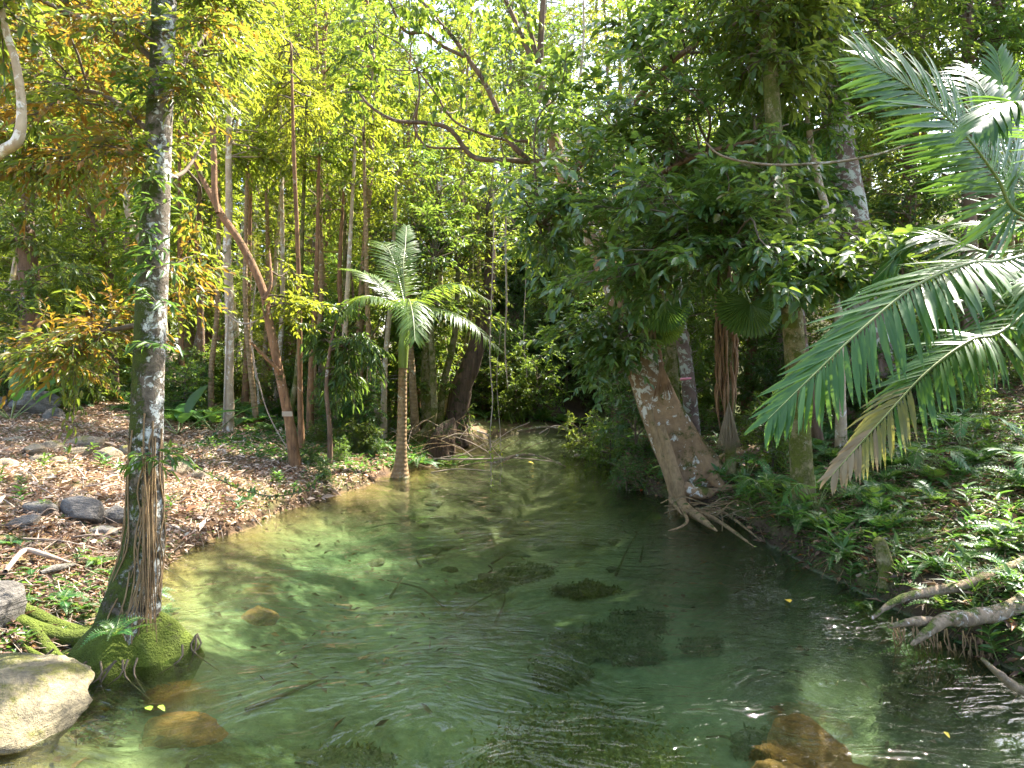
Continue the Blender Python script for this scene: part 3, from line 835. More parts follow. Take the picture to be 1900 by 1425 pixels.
# small leafy shoots on the trunk
O, Dv = [], []
for (px, py) in [(300, 495), (295, 470), (290, 560), (270, 430), (285, 180), (300, 380), (280, 330), (295, 640), (285, 850), (310, 845), (268, 155)]:
    for k in range(4): O.append(P(px, py, D - .12)); Dv.append([r_.normal(0, .8), -.4, r_.uniform(-.2, .6)])
mb = MB(); sprays(mb, np.array(O) - base, np.array(Dv, float), .16, 6, .10, .028, r_, LEAF6, .3, twig=.003)
link('leafy_shoots', mb.mesh('trunk_shoots', [M['herb'], M['twig']]), mt)['kind'] = 'stuff'

# ------------------------------------------------------------------ 2  pale limb entering at the upper left
lt = thing('limb_tree', 'smooth pale curved limb hanging into view at the upper left frame edge', 'tree', (P(-330, 660, 4.0)[0], 4.0, .4))
b = np.array(lt.location); mb = MB()
D = 4.0
c1, _ = tube(mb, [b - [0, 0, .3], b + [.02, 0, 1.5], P(-200, 380, D), P(-60, 320, D), P(0, 283, D), P(33, 258, D), P(40, 200, D), P(30, 120, D), P(12, 60, D), P(-5, -20, D), P(-20, -140, D)], [.12, .09, .06, .036, .032, .031, .025, .022, .020, .018, .014], 14, 70, .06)
v = np.vstack(mb.v) - b; mb.v = [v]
link('trunk', mb.mesh('limb_trunk', M['pale']), lt)
mb = MB(); r_ = np.random.default_rng(77); O = c1[-12:][r_.integers(0, 12, 60)] - b
sprays(mb, O, r_.normal(0, 1, (60, 3)), .4, 11, .09, .035, r_, LEAF6, .2)
link('crown', mb.mesh('limb_crown', [M['goldgreen'], M['twig']]), lt)


# ------------------------------------------------------------------ 3  trees with a traced trunk
def traced(name, label, pts, wpx, D, mat, seed, crown=None, forks=(), seg=14, group=None, foot=True, dtop=0.0, rough=.08, cmat='bright', cat='tree'):
    """pts: trunk pixels from foot to top at distance D (the foot is dropped to the ground)"""
    ds = np.linspace(D, D + dtop, len(pts))
    tp = np.array([P(a, b, d) for (a, b), d in zip(pts, ds)])
    if foot:
        f = tp[0].copy(); f[2] = gz(f[0], f[1]) - .12
        tp = np.vstack([f, tp]) if tp[0][2] - f[2] > .2 else np.vstack([f, tp[1:]])
        wpx = [wpx[0] * 1.25] + list(wpx) if len(tp) > len(wpx) else [wpx[0] * 1.2] + list(wpx[1:])
    b = np.array([tp[0][0], tp[0][1], gz(tp[0][0], tp[0][1])])
    root = thing(name, label, cat, b, group=group)
    mb = MB(); c, rd = tube(mb, tp - b, np.array(wpx) / 2 / F * D, seg, 60, rough, lobes=(5, [.15, .04, 0, 0, 0, 0, 0, 0], seed * 1.0), seed=seed)
    link('trunk', mb.mesh(name + '_trunk', M[mat]), root)
    cs = [c + b]
    for fk, fw in forks:
        fp = np.array([P(a, bb, D + dd) for a, bb, dd in fk]) - b
        mb = MB(); cf, _ = tube(mb, fp, np.array(fw) / 2 / F * D, max(8, seg - 4), 36, rough, seed=seed + 5)
        link('limb', mb.mesh(name + '_limb', M[mat]), root)
        cs.append(cf + b)
    if crown:
        r = np.random.default_rng(seed + 50)
        tg = []
        for poly, n, d0, d1 in crown['polys']:
            for px, py in on_poly(poly, n, r): tg.append(P(px, py, r.uniform(d0, d1)))
        mbw = MB()
        src = np.vstack([x[len(x) // 4:] for x in cs])
        cv = limb_net(mbw, src, tg, r, crown.get('r0', .02), .005)
        mbw.v = [np.vstack(mbw.v) - b]; mbw.q = [np.vstack(mbw.q)]
        mbw.qm = [np.zeros(len(mbw.q[0]), int)]
        link('branches', mbw.mesh(name + '_branches', M['twig' if mat != 'pale' else 'twigpale']), root)['kind'] = 'stuff'
        O, Dv = [], []
        for x in cv:
            for t in r.uniform(4, 11.9, crown.get('spb', 10)):
                O.append(x[int(t)]); Dv.append(nrm(x[11] - x[4]) * .5 + r.normal(0, .65, 3) * [1, 1, .6])
        mb = MB(); O = np.array(O) - b
        sprays(mb, O, np.array(Dv), r.uniform(.6, 1.2, len(O)) * crown.get('sl', .5), crown.get('K', 12), crown['ll'], crown['lw'], r, crown.get('tpl', LEAF4), crown.get('droop', .3), hang=crown.get('hang', .25))
        link('crown', mb.mesh(name + '_crown', [M[cmat], M['twig']]), root)
    return root, cs


traced('leaning_tree', 'reddish brown leaning tree that forks upward, left of the feather palm', [(550, 866), (538, 790), (524, 720), (508, 640), (496, 580), (490, 545), (470, 495), (440, 440), (415, 405), (395, 368), (375, 330), (352, 270), (340, 200), (330, 120)],
       [19, 18, 17, 16, 16, 15, 15, 14, 13, 12, 9, 8, 6, 4], 10.3, 'red', 5, forks=[([(404, 395, 0), (398, 355, .04), (397, 300, .1), (392, 200, .2), (383, 130, .2), (376, 60, .3)], [9, 11, 11, 10, 9, 7]), ([(520, 690, 0), (490, 660, -.1), (465, 635, -.2)], [8, 6, 4]), ([(490, 556, 0), (503, 525, .1), (500, 470, .3)], [7, 6, 4])],
       crown=dict(polys=[([(300, -20), (480, -40), (480, 180), (330, 200)], 26, 10.3, 11.6), ([(500, 500), (600, 470), (600, 600), (520, 600)], 6, 10.5, 11)], ll=.11, lw=.04, spb=10, sl=.5), dtop=.6)
traced('pale_tree', 'straight pale tan trunk with a white vine down it on the left bank', [(424, 815), (425, 700), (426, 600), (424, 520), (421, 470), (425, 380), (424, 300), (426, 200), (430, 60)], [17, 16, 16, 16, 15, 13, 11, 9, 6], 12.4, 'pale', 8,
       crown=dict(polys=[([(340, -40), (540, -40), (540, 330), (380, 330)], 34, 12.4, 14.4)], ll=.12, lw=.045, spb=10))
mbv = MB(); D = 12.3
tube(mbv, [P(414, 835, D), P(417, 740, D), P(421, 640, D), P(424, 560, D), P(428, 480, D)], [.012, .012, .011], 6, 30)
tag(link('climbing_vine', mbv.mesh('white_vine', M['twigpale'])), 'thin whitish vine running up the straight pale tan trunk', 'vine')
mbv = MB(); D = 11.6
tube(mbv, [P(408, 555, D), P(420, 580, D), P(440, 597, D), P(463, 600, D - .3), P(485, 590, D - .8), P(500, 582, D - 1.2)], [.010, .013, .012], 6, 30)
tag(link('hanging_vine', mbv.mesh('swag_vine', M['twigpale'])), 'pale vine sagging from the pale tan trunk to the leaning reddish one', 'vine')
mbv = MB(); D = 10.6
tube(mbv, [P(464, 600, D), P(470, 660, D), P(478, 700, D), P(495, 760, D), P(520, 810, D - .1), P(552, 858, D - .3)], [.007, .010, .009], 6, 30)
tag(link('hanging_vine', mbv.mesh('thin_vine', M['twigpale'])), 'thin pale vine slanting down to the foot of the leaning reddish tree', 'vine')
traced('shaggy_tree', 'shaggy vine-wrapped brown trunk near the left frame edge', [(52, 745), (56, 640), (58, 560), (50, 480), (46, 400), (62, 320), (70, 200), (66, 60)], [40, 36, 34, 34, 30, 28, 22, 16], 13.2, 'brown', 9, rough=.22,
       crown=dict(polys=[([(-60, 180), (190, 180), (200, 540), (-60, 600)], 54, 12, 14.5)], ll=.15, lw=.055, spb=10), cmat='mid')
traced('bent_tree', 'crooked pale sapling lit on one side behind the mossy trunk', [(322, 742), (305, 640), (296, 560), (262, 450), (238, 395), (234, 340), (228, 290), (222, 180)], [20, 18, 15, 13, 12, 11, 9, 5], 14.5, 'pale', 10,
       crown=dict(polys=[([(160, 260), (340, 200), (380, 500), (200, 540)], 34, 13.5, 16)], ll=.13, lw=.045, spb=10))
traced('slanting_tree', 'thin dark-stemmed sapling slanting left beyond the sunlit stones', [(215, 700), (200, 480), (160, 380), (125, 325), (100, 250)], [11, 10, 11, 9, 5], 15, 'brown', 11, crown=dict(polys=[([(40, 300), (200, 300), (220, 560), (80, 560)], 24, 14, 16)], ll=.14, lw=.05))
traced('slim_tree', 'slim brown trunk just left of the straight pale one', [(372, 728), (373, 640), (371, 560), (368, 440), (372, 300)], [15, 13, 12, 10, 7], 15.5, 'brown', 12, crown=dict(polys=[([(320, 240), (430, 240), (440, 480), (320, 480)], 22, 15, 17)], ll=.13, lw=.05))
traced('slender_pole_tree', 'thin orange-lit pole trunk right of the leaning reddish tree', [(560, 835), (557, 740), (556, 600), (552, 450), (545, 280), (540, 80)], [11, 10, 9, 8, 7, 4], 11.5, 'red', 13,
       crown=dict(polys=[([(480, 100), (620, 100), (600, 300), (500, 300)], 16, 12, 13.5)], ll=.12, lw=.036, spb=11))
traced('leafy_sapling', 'young sapling with bright sunlit narrow leaves beside the palm', [(612, 800), (606, 720), (612, 650), (625, 590)], [9, 8, 6, 4], 10.8, 'brown', 14,
       crown=dict(polys=[([(560, 590), (650, 560), (700, 640), (690, 720), (600, 700)], 16, 10.6, 11.4)], ll=.17, lw=.042, spb=9, sl=.4, droop=.5, hang=.5, tpl=LEAF6), cmat='herb')
# more slim stems standing between the leaning tree and the head of the pool
rt_ = np.random.default_rng(640)
slim = [(455, 14.5), (478, 13.4), (512, 14.8), (532, 13.2), (575, 12.8), (590, 14.2), (622, 13.0), (640, 14.6), (652, 13.4), (682, 13.0), (712, 13.8), (724, 14.8), (340, 14.2), (392, 14.0), (830, 15.6), (868, 16.6), (735, 15.2), (498, 15.6)]
for k, (px, D) in enumerate(slim):
    ln = rt_.normal(0, 16); py1 = rt_.uniform(150, 330)
    traced('slim_stem_tree', ['orange-lit', 'tan ringed', 'pale', 'mossy'][k % 4] + ' slim stem ' + lphrase(px, D) + (', leaning right' if ln > 4 else ', leaning left' if ln < -4 else ', upright'), [(px, 800), (px + ln * .3 + rt_.normal(0, 4), 680), (px + ln * .6 + rt_.normal(0, 5), 540), (px + ln, py1)], [10 + 4 * (k % 2 == 0), 10, 9, 5], D, ['red', 'palmtrunk', 'pale', 'greentrunk'][k % 4], 700 + k,
           crown=dict(polys=[([(px + ln - 50, py1 - 40), (px + ln + 50, py1 - 40), (px + ln + 50, py1 + 90), (px + ln - 50, py1 + 90)], 7, D - .4, D + .8)], ll=.12, lw=.042, spb=8), group='slim stems left of and behind the palm', seg=8)
# the clump of trunks behind the feather palm
clump = [([(772, 835), (765, 700), (758, 600), (752, 480)], [15, 13, 12, 9], 14.0, 'palmtrunk', 'lichen-spotted trunk close behind the feather palm stem'),
         ([(795, 838), (790, 700), (796, 600), (805, 500), (812, 380)], [20, 18, 17, 15, 10], 14.4, 'greentrunk', 'thickest mossy upright trunk in the clump right of the palm'),
         ([(745, 845), (790, 800), (805, 770), (804, 700), (800, 600), (806, 480)], [16, 16, 13, 12, 11, 8], 13.6, 'greentrunk', 'mossy trunk bent sharply at its foot in the clump by the palm'),
         ([(812, 812), (822, 720), (838, 650), (846, 600), (850, 500)], [14, 13, 12, 11, 8], 14.6, 'greentrunk', 'mossy trunk slanting right in the clump by the palm'),
         ([(778, 810), (772, 720), (768, 640), (765, 560)], [16, 15, 13, 9], 15.2, 'red', 'red-brown trunk inside the clump behind the palm'),
         ([(846, 790), (856, 720), (872, 680), (888, 630), (903, 560), (910, 470), (908, 380)], [46, 40, 36, 30, 24, 20, 14], 15.0, 'darkbark', 'thick dark rugged trunk leaning right at the head of the pool'),
         ([(668, 790), (667, 700), (668, 600), (680, 420), (690, 250), (692, 100)], [16, 14, 13, 12, 11, 7], 14.2, 'palmtrunk', 'tall slender tan trunk left of the feather palm'),
         ([(700, 780), (694, 700), (691, 620)], [9, 9, 8], 14.8, 'pale', 'sunlit white-edged thin trunk left of the feather palm'),
         ([(606, 770), (602, 720), (606, 660)], [34, 30, 24], 14.6, 'brown', 'short thick brown trunk behind the bright sapling')]
for k, (pts, ww, D, mt_, lab) in enumerate(clump):
    top = pts[-1]
    traced('clump_tree', lab, pts, ww, D, mt_, 20 + k, crown=dict(polys=[([(top[0] - 70, top[1] - 120), (top[0] + 70, top[1] - 120), (top[0] + 90, top[1] + 90), (top[0] - 90, top[1] + 90)], 20 if k != 7 else 8, D - .6, D + 1.2)], ll=.12, lw=.042, spb=9), group='trunk clump behind the palm', seg=12, cmat='mid', rough=.1)

# ------------------------------------------------------------------ 4  big leaning fig on the right bank
fg = thing('fig_tree', 'big leaning buttressed tree with lichen-spotted tan trunk on the right bank', 'tree', G3(2.75, 9.6))
b = np.array(fg.location)
r_ = np.random.default_rng(31)
mb = MB(); D = 9.6
fpts = [P(1305, 955, D), P(1292, 890, D), P(1262, 835, D), P(1234, 780, D), P(1209, 720, D), P(1190, 665, D), P(1165, 590, D + .1), P(1140, 530, D + .2), P(1095, 430, D + .5), P(1050, 330, D + .9), P(1020, 230, D + 1.2), P(1000, 135, D + 1.4)]
fc, fr_ = tube(mb, np.array(fpts) - b, np.array([150, 120, 98, 84, 74, 66, 54, 46, 38, 32, 27, 24]) / 2 / F * D, 30, 90, .05, lobes=(4, [.22, .20, .14, .08, .04, 0, 0, 0], 2.2), seed=14)
link('trunk', mb.mesh('fig_trunk', M['fig']), fg)
limbs = [([(1000, 140, 1.4), (965, 60, 1.5), (925, -30, 1.6)], [17, 14, 11]), ([(1003, 140, 1.4), (985, 60, 1.5), (955, -40, 1.5)], [14, 12, 10]), ([(1002, 140, 1.4), (1004, 60, 1.4), (1012, -60, 1.4)], [19, 17, 13]),
         ([(1035, 300, .9), (985, 300, .8), (945, 297, .6), (900, 296, .5), (870, 285, .5), (835, 240, .4), (790, 228, .3), (735, 224, .2), (690, 200, .1), (664, 170, .1)], [16, 15, 14, 14, 13, 12, 10, 9, 7, 5]),
         ([(985, 300, .8), (945, 262, .8), (925, 210, .8), (900, 155, .8), (868, 108, .8), (838, 66, .8), (800, 25, .8), (770, -20, .9)], [14, 14, 14, 13, 12, 11, 9, 7]),
         ([(868, 108, .8), (820, 85, .7), (790, 62, .6), (755, 60, .5), (738, 35, .5), (722, 0, .4)], [10, 9, 8, 8, 7, 6]),
         ([(980, 262, .9), (930, 258, .9), (885, 245, .9), (840, 222, .9), (805, 170, .9), (775, 130, .9)], [9, 8, 7, 6, 5, 4]),
         ([(870, 275, .5), (830, 275, .4), (790, 270, .4), (770, 240, .4), (768, 222, .4)], [6, 6, 5, 5, 4]),
         ([(766, 222, .3), (778, 180, .3), (772, 120, .3), (740, 80, .3)], [5, 5, 4, 3]),
         ([(1050, 330, .9), (1130, 250, .4), (1230, 130, -.4), (1330, 60, -1), (1440, 20, -1.4)], [22, 18, 14, 11, 7]),
         ([(1095, 430, .5), (1180, 350, -.4), (1290, 290, -1.2), (1400, 260, -1.6)], [18, 15, 11, 7]),
         ([(1140, 530, .2), (1190, 480, -.8), (1260, 460, -1.6), (1340, 480, -2.2)], [14, 11, 9, 6]),
         ([(1080, 400, .5), (1050, 410, -.5), (1000, 420, -1.2)], [12, 9, 6]),
         ([(1330, 98, 1), (1290, 97, .6), (1230, 97, .4)], [8, 7, 6])]
src = []
for fk, fw in limbs:
    mb = MB(); cf, _ = tube(mb, np.array([P(a, c_, D + dd) for a, c_, dd in fk]) - b, np.array(fw) * .78 / 2 / F * D, 10, 34, .1, seed=len(src))
    link('limb', mb.mesh('fig_limb', M['brown']), fg)
    src.append(cf + b)
# buttress and surface roots
for pts, ww in [([(1222, 790), (1240, 850), (1255, 905), (1262, 935), (1300, 962), (1330, 985)], [.10, .12, .13, .11, .08, .05]),
                ([(1205, 760), (1222, 830), (1240, 885), (1250, 930), (1265, 955)], [.05, .07, .07, .06, .04]),
                ([(1318, 880), (1345, 905), (1385, 915)], [.12, .10, .05]), ([(1268, 905), (1300, 915), (1345, 912), (1400, 905)], [.12, .11, .09, .05]),
                ([(1270, 950), (1310, 955), (1345, 975), (1380, 1000), (1400, 1015)], [.05, .045, .04, .035, .02]), ([(1290, 945), (1340, 950), (1390, 985), (1412, 1005)], [.04, .035, .03, .02]),
                ([(1262, 940), (1275, 965), (1262, 978), (1240, 985)], [.04, .035, .03, .02]), ([(1310, 950), (1338, 955), (1340, 985)], [.035, .03, .02]),
                ([(1325, 900), (1360, 850), (1400, 838), (1440, 842), (1475, 852)], [.16, .14, .13, .12, .08]), ([(1330, 905), (1370, 872), (1405, 862), (1430, 858), (1455, 868)], [.12, .12, .11, .10, .05])]:
    dd = D - .55
    if pts[0] == (1325, 900) or pts[0] == (1330, 905): dd = D + .1
    pp = []
    for ki, (px, py) in enumerate(pts):
        d_ = dd - .06 * ki if dd < D else dd
        d_ = min(d_, (CAMH - .07) * F / (py - HY)); p = P(px, py, d_); g_ = gz(p[0], p[1])
        pp.append(p if p[2] > g_ - .05 else np.array([p[0], p[1], g_ + .01]))
    mb = MB(); ww = [x_ * (.55 if pts[0][1] > 925 else .8) for x_ in ww]; ww[-1] *= .25; ww[-2] *= .75; tube(mb, np.array(pp) - b, ww, 12, 34, .2, seed=int(pts[0][0]))
    link('root', mb.mesh('fig_root', M['fig'] if ww[0] > .09 else M['vine']), fg)
# crown of large glossy leaves
tg = []
for poly, n, d0, d1 in [([(985, 330), (1060, 240), (1180, 250), (1480, 260), (1500, 400), (1400, 450), (1290, 520), (1180, 600), (1060, 580), (985, 420)], 66, 6.4, 9.2),
                        ([(1010, 120), (1120, 30), (1420, -60), (1640, -60), (1560, 180), (1400, 240), (1120, 250), (990, 300)], 64, 7.2, 10.6),
                        ([(1040, 560), (1180, 600), (1150, 720), (1060, 720), (1000, 620)], 16, 8.2, 9.6),
                        ([(1450, 440), (1660, 420), (1640, 500), (1480, 540)], 20, 5.8, 7.0),
                        ([(1000, -160), (1700, -160), (1700, -420), (1000, -420)], 14, 7.5, 11.5)]:
    for px, py in on_poly(poly, n, r_): tg.append(P(px, py, r_.uniform(d0, d1)))
mbw = MB()
cv = limb_net(mbw, np.vstack(src[9:] + [fc[45:] + b]), tg, r_, .018, .005)
mbw.v = [np.vstack(mbw.v) - b]
link('branches', mbw.mesh('fig_branches', M['twig']), fg)['kind'] = 'stuff'
O, Dv = [], []
for x in cv:
    for t in r_.uniform(3.5, 11.9, 12):
        O.append(x[int(t)]); Dv.append(nrm(x[11] - x[4]) * .5 + r_.normal(0, .6, 3) * [1, 1, .4] + [-.15, -.15, 0])
O = np.array(O) - b; Dv = np.array(Dv)
near = (O[:, 1] + b[1]) < 6.75
crn = MB(); sprays(crn, O, Dv, r_.uniform(.3, .62, len(O)), 11, .135, .062, r_, LEAF6, .22, hang=.08, twig=.004, flat=.4)
crown_o = link('crown', crn.mesh('fig_crown', [M['glossy'], M['twig']]), fg)
crown_o['label'] = 'dark glossy broad leaves that reflect the blue sky'
# the leaves nearest to the eye, one by one
lm = MB(); leaves(lm, np.zeros((1, 3)), np.array([[1., 0, 0]]), np.array([[0, 0, 1.]]), 1.0, .46, LEAF6)
lmesh = lm.mesh('broad_leaf', M['glossy'])
order = np.argsort(O[:, 1])[:46]
cnt = 0
for oi in order:
    for k in range(6):
        d = nrm(Dv[oi] * .5 + r_.normal(0, .6, 3) + [0, -.3, -.35]); s = nrm(np.cross(UP + r_.normal(0, .35, 3), d)); u = np.cross(d, s); L = r_.uniform(.11, .17)
        p = O[oi] + nrm(Dv[oi]) * r_.uniform(.05, .45) - UP * .04
        mw = Matrix(((d[0] * L, s[0] * L, u[0] * L, p[0]), (d[1] * L, s[1] * L, u[1] * L, p[1]), (d[2] * L, s[2] * L, u[2] * L, p[2]), (0, 0, 0, 1)))
        link('leaf', lmesh, crown_o, mw=mw); cnt += 1
# backlit heart-shaped leaves hanging on the left limbs
tg = []
for poly, n in [([(640, -60), (1000, -60), (985, 110), (900, 60), (760, 40), (650, 90)], 28), ([(700, 90), (960, 90), (960, 240), (860, 220), (760, 160)], 10), ([(640, 80), (760, 100), (740, 260), (650, 240)], 8)]:
    for px, py in on_poly(poly, n, r_): tg.append(P(px, py, r_.uniform(9.6, 11.6)))
mbw = MB(); cv = limb_net(mbw, np.vstack(src[:9]), tg, r_, .012, .004)
mbw.v = [np.vstack(mbw.v) - b]
link('branches', mbw.mesh('fig_left_branches', M['twig']), fg)['kind'] = 'stuff'
O, Dv = [], []
for x in cv:
    for t in r_.uniform(5, 11.9, 4): O.append(x[int(t)]); Dv.append(nrm(x[11] - x[4]) * .5 + r_.normal(0, .6, 3))
mb = MB(); sprays(mb, np.array(O) - b, np.array(Dv), r_.uniform(.3, .6, len(O)), 9, .13, .075, r_, LEAF6, .35, hang=.6, twig=.004)
link('crown', mb.mesh('fig_left_crown', [M['heart'], M['twig']]), fg)['label'] = 'backlit yellow-green leaves on the limbs over the creek'

# ------------------------------------------------------------------ 5  other right-bank trees
CRW = dict(ll=.13, lw=.055, spb=10)
traced('green_mossy_tree', 'straight green-mossed trunk rising from the right bank in front of the fronds', [(1500, 1000), (1492, 930), (1485, 830), (1478, 700), (1468, 560), (1456, 450), (1446, 360), (1438, 270), (1428, 120), (1420, -20), (1410, -260)], [58, 44, 40, 38, 37, 34, 33, 30, 27, 25, 18], 7.5, 'greentrunk', 41,
       crown=dict(polys=[([(1280, -60), (1600, -60), (1560, 160), (1300, 160)], 34, 7, 9), ([(1200, -200), (1700, -200), (1700, -420), (1200, -420)], 18, 7, 10)], **CRW), forks=[([(1446, 345, 0), (1418, 320, .2), (1380, 305, .4), (1340, 290, .5)], [11, 9, 7, 4])], cmat='mid', seg=22)
traced('patchy_tree', 'broad brown trunk with pale green patches behind the palm fronds', [(1622, 800), (1615, 640), (1596, 520), (1582, 420), (1566, 320), (1552, 220), (1536, 120), (1522, 10), (1510, -200)], [80, 68, 64, 60, 56, 50, 46, 42, 30], 10.4, 'patchy', 42,
       crown=dict(polys=[([(1440, -60), (1800, -60), (1800, 140), (1640, 220), (1460, 200)], 50, 9.5, 12), ([(1300, -150), (1900, -150), (1900, -420), (1300, -420)], 24, 9, 13)], **CRW), cmat='mid', seg=22)
traced('thin_pale_tree', 'thin pale trunk with a bend between the mossed trunk and the broad patchy one', [(1560, 720), (1556, 560), (1552, 500), (1540, 420), (1520, 340), (1505, 270), (1495, 180)], [17, 15, 15, 14, 13, 12, 8], 9.4, 'pale', 43, crown=dict(polys=[([(1430, 100), (1560, 100), (1560, 240), (1430, 240)], 14, 9, 10)], **CRW), cmat='mid')
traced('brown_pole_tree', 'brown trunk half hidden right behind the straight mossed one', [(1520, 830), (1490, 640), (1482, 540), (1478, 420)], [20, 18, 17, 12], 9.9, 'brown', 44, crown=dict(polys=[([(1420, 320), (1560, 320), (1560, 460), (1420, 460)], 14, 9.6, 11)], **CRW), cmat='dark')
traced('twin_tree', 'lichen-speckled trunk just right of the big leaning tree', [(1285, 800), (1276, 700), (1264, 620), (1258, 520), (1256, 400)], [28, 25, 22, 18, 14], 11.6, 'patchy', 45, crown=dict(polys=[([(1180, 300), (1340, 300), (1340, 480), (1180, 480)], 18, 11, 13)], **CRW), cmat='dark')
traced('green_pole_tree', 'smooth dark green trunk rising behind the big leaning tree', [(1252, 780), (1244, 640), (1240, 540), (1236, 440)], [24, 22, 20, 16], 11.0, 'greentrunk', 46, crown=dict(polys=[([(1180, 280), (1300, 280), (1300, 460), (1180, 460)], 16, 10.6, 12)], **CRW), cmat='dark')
traced('upper_right_tree', 'grey trunk showing through leaves at the top right above the fronds', [(1800, 740), (1798, 400), (1797, 200), (1796, 60), (1794, -120)], [26, 24, 22, 20, 14], 11.5, 'brown', 47, crown=dict(polys=[([(1650, -60), (1960, -60), (1960, 200), (1700, 160)], 44, 10.5, 13), ([(1600, -100), (2000, -100), (2000, -380), (1600, -380)], 18, 10, 13)], **CRW), cmat='mid')
mbv = MB(); D = 6.6
tube(mbv, [P(1308, 262, D), P(1330, 284, D), P(1365, 297, D), P(1430, 306, D), P(1500, 304, D), P(1570, 298, D), P(1640, 283, D), P(1700, 262, D + .2)], [.007, .012, .013, .013, .010], 8, 44, .15)
tag(link('hanging_vine', mbv.mesh('liana', M['root'])), 'rope-like tan vine sagging across in front of the mossed and patchy trunks', 'vine')

# ------------------------------------------------------------------ 6  palms
def leaflet_tpl(droop, fold=.10, n=5):
    u = np.linspace(0, 1, n)
    wd = np.interp(u, [0, .12, .5, .85, 1], [.25, .8, 1, .6, .05])
    z = -droop * u ** 1.9; x = u * (1 - .35 * droop * u)
    v = np.concatenate([np.stack([x, .5 * wd, z + fold * .06 * wd], -1), np.stack([x, 0 * wd, z], -1), np.stack([x, -.5 * wd, z + fold * .06 * wd], -1)])
    t = []
    for i in range(n - 1):
        for o in (0, n):
            a, b_, c_, d_ = o + i, o + i + 1, o + n + i + 1, o + n + i
            t += [[a, d_, c_], [a, c_, b_]]
    return v, np.array(t)


TPLS = [leaflet_tpl(d) for d in (.06, .2, .38, .6)]


def frond(root, path, n, ll, lw, mat, droop=1, up=None, ang=(1.05, .45), rr=.012, part=False, prof=((0, .45), (.2, .95), (.5, 1.0), (.8, .75), (1, .35)), start=.12, jit=.08, lift=.15, name='frond', label=None, tipmat=None, seed=0, sag=.0):
    """one pinnate leaf: rachis mesh with leaflets; leaflets are sub-parts when part=True"""
    r = np.random.default_rng(seed + 900)
    path = np.asarray(path, float)
    mb = MB()
    c, _ = tube(mb, path, [rr, rr * .75, rr * .5, rr * .18], 6, 40, cap=False, m=1 if not part else 0)
    tan = nrm(np.gradient(c, axis=0))
    P0, Dd, Uu, L, K = [], [], [], [], []
    for i in range(n):
        t = start + (1 - start) * (i + .5) / n
        f = t * 39; i0 = min(int(f), 38); fr = f - i0
        p = c[i0] * (1 - fr) + c[i0 + 1] * fr; tg = tan[i0]
        upv = np.asarray(up(t) if callable(up) else (up if up is not None else UP), float)
        s = nrm(np.cross(tg, upv)); u = np.cross(s, tg)
        a = np.interp(t, [start, 1], ang) * r.uniform(.92, 1.08)
        for sg in (1, -1):
            if r.uniform() < .035: continue
            d = math.cos(a) * tg + math.sin(a) * sg * s + u * (lift + r.normal(0, jit)) + r.normal(0, jit * .6, 3) - UP * sag
            P0.append(p); Dd.append(nrm(d)); Uu.append(u); L.append(ll * np.interp(t, [q[0] for q in prof], [q[1] for q in prof]) * r.uniform(.80, 1.07)); K.append(t)
    P0, Dd, Uu, L, K = map(np.array, (P0, Dd, Uu, L, K))
    if not part:
        leaves(mb, P0, Dd, Uu, L, np.full(len(L), lw), TPLS[droop], 0)
        o = link(name, mb.mesh(name, [M[mat], M['rachis']]), root)
    else:
        o = link(name, mb.mesh(name, M['rachis']), root)
        meshes = {}
        for p, d, u, l, t in zip(P0, Dd, Uu, L, K):
            mm = mat
            if tipmat:
                for t0, m_ in tipmat:
                    if t > t0 + r.normal(0, .05): mm = m_
            key = (mm, min(3, max(0, droop + int(r.integers(-1, 2)) * (r.uniform() < .5))))
            if key not in meshes:
                x = MB(); leaves(x, np.zeros((1, 3)), np.array([[1., 0, 0]]), np.array([[0, 0, 1.]]), 1.0, 1.0, TPLS[key[1]])
                meshes[key] = x.mesh('leaflet', M[mm])
            s = nrm(np.cross(u, d)); uu = np.cross(d, s)
            lo = l; wd = lw * r.uniform(.85, 1.1)
            mw = Matrix(((d[0] * lo, s[0] * wd, uu[0] * lo, p[0]), (d[1] * lo, s[1] * wd, uu[1] * lo, p[1]), (d[2] * lo, s[2] * wd, uu[2] * lo, p[2]), (0, 0, 0, 1)))
            link('leaflet', meshes[key], o, mw=mw)
    if label: o['label'] = label
    return o


# feather palm standing at the head of the pool
D = 11.3
pb = P(742, 872, D); pb[2] = -.05
pm = thing('feather_palm', 'feather palm with ringed tan stem and swollen mossy foot at the pool edge', 'palm', pb)
mb = MB()
zs = [0, .10, .22, .45, .9, 1.5, 2.0]
xs_ = [0, 0, .01, .02, .03, .04, .05]
tube(mb, [(x, 0, z - .1) for x, z in zip(xs_, zs)] , [.19, .175, .14, .10, .080, .074, .07], 18, 50, .03)
link('trunk', mb.mesh('palm_trunk', M['palmtrunk']), pm)
mb = MB(); tube(mb, [(.05, 0, 1.85), (.06, 0, 2.2), (.085, 0, 2.6), (.10, 0, 2.85)], [.075, .085, .065, .035], 14, 20)
link('crownshaft', mb.mesh('palm_shaft', M['shaft']), pm)
cz = np.array([.10, 0, 2.80])
def pf(*pts):
    return [cz] + [P(a, c_, D + dd) - pb for a, c_, dd in pts]
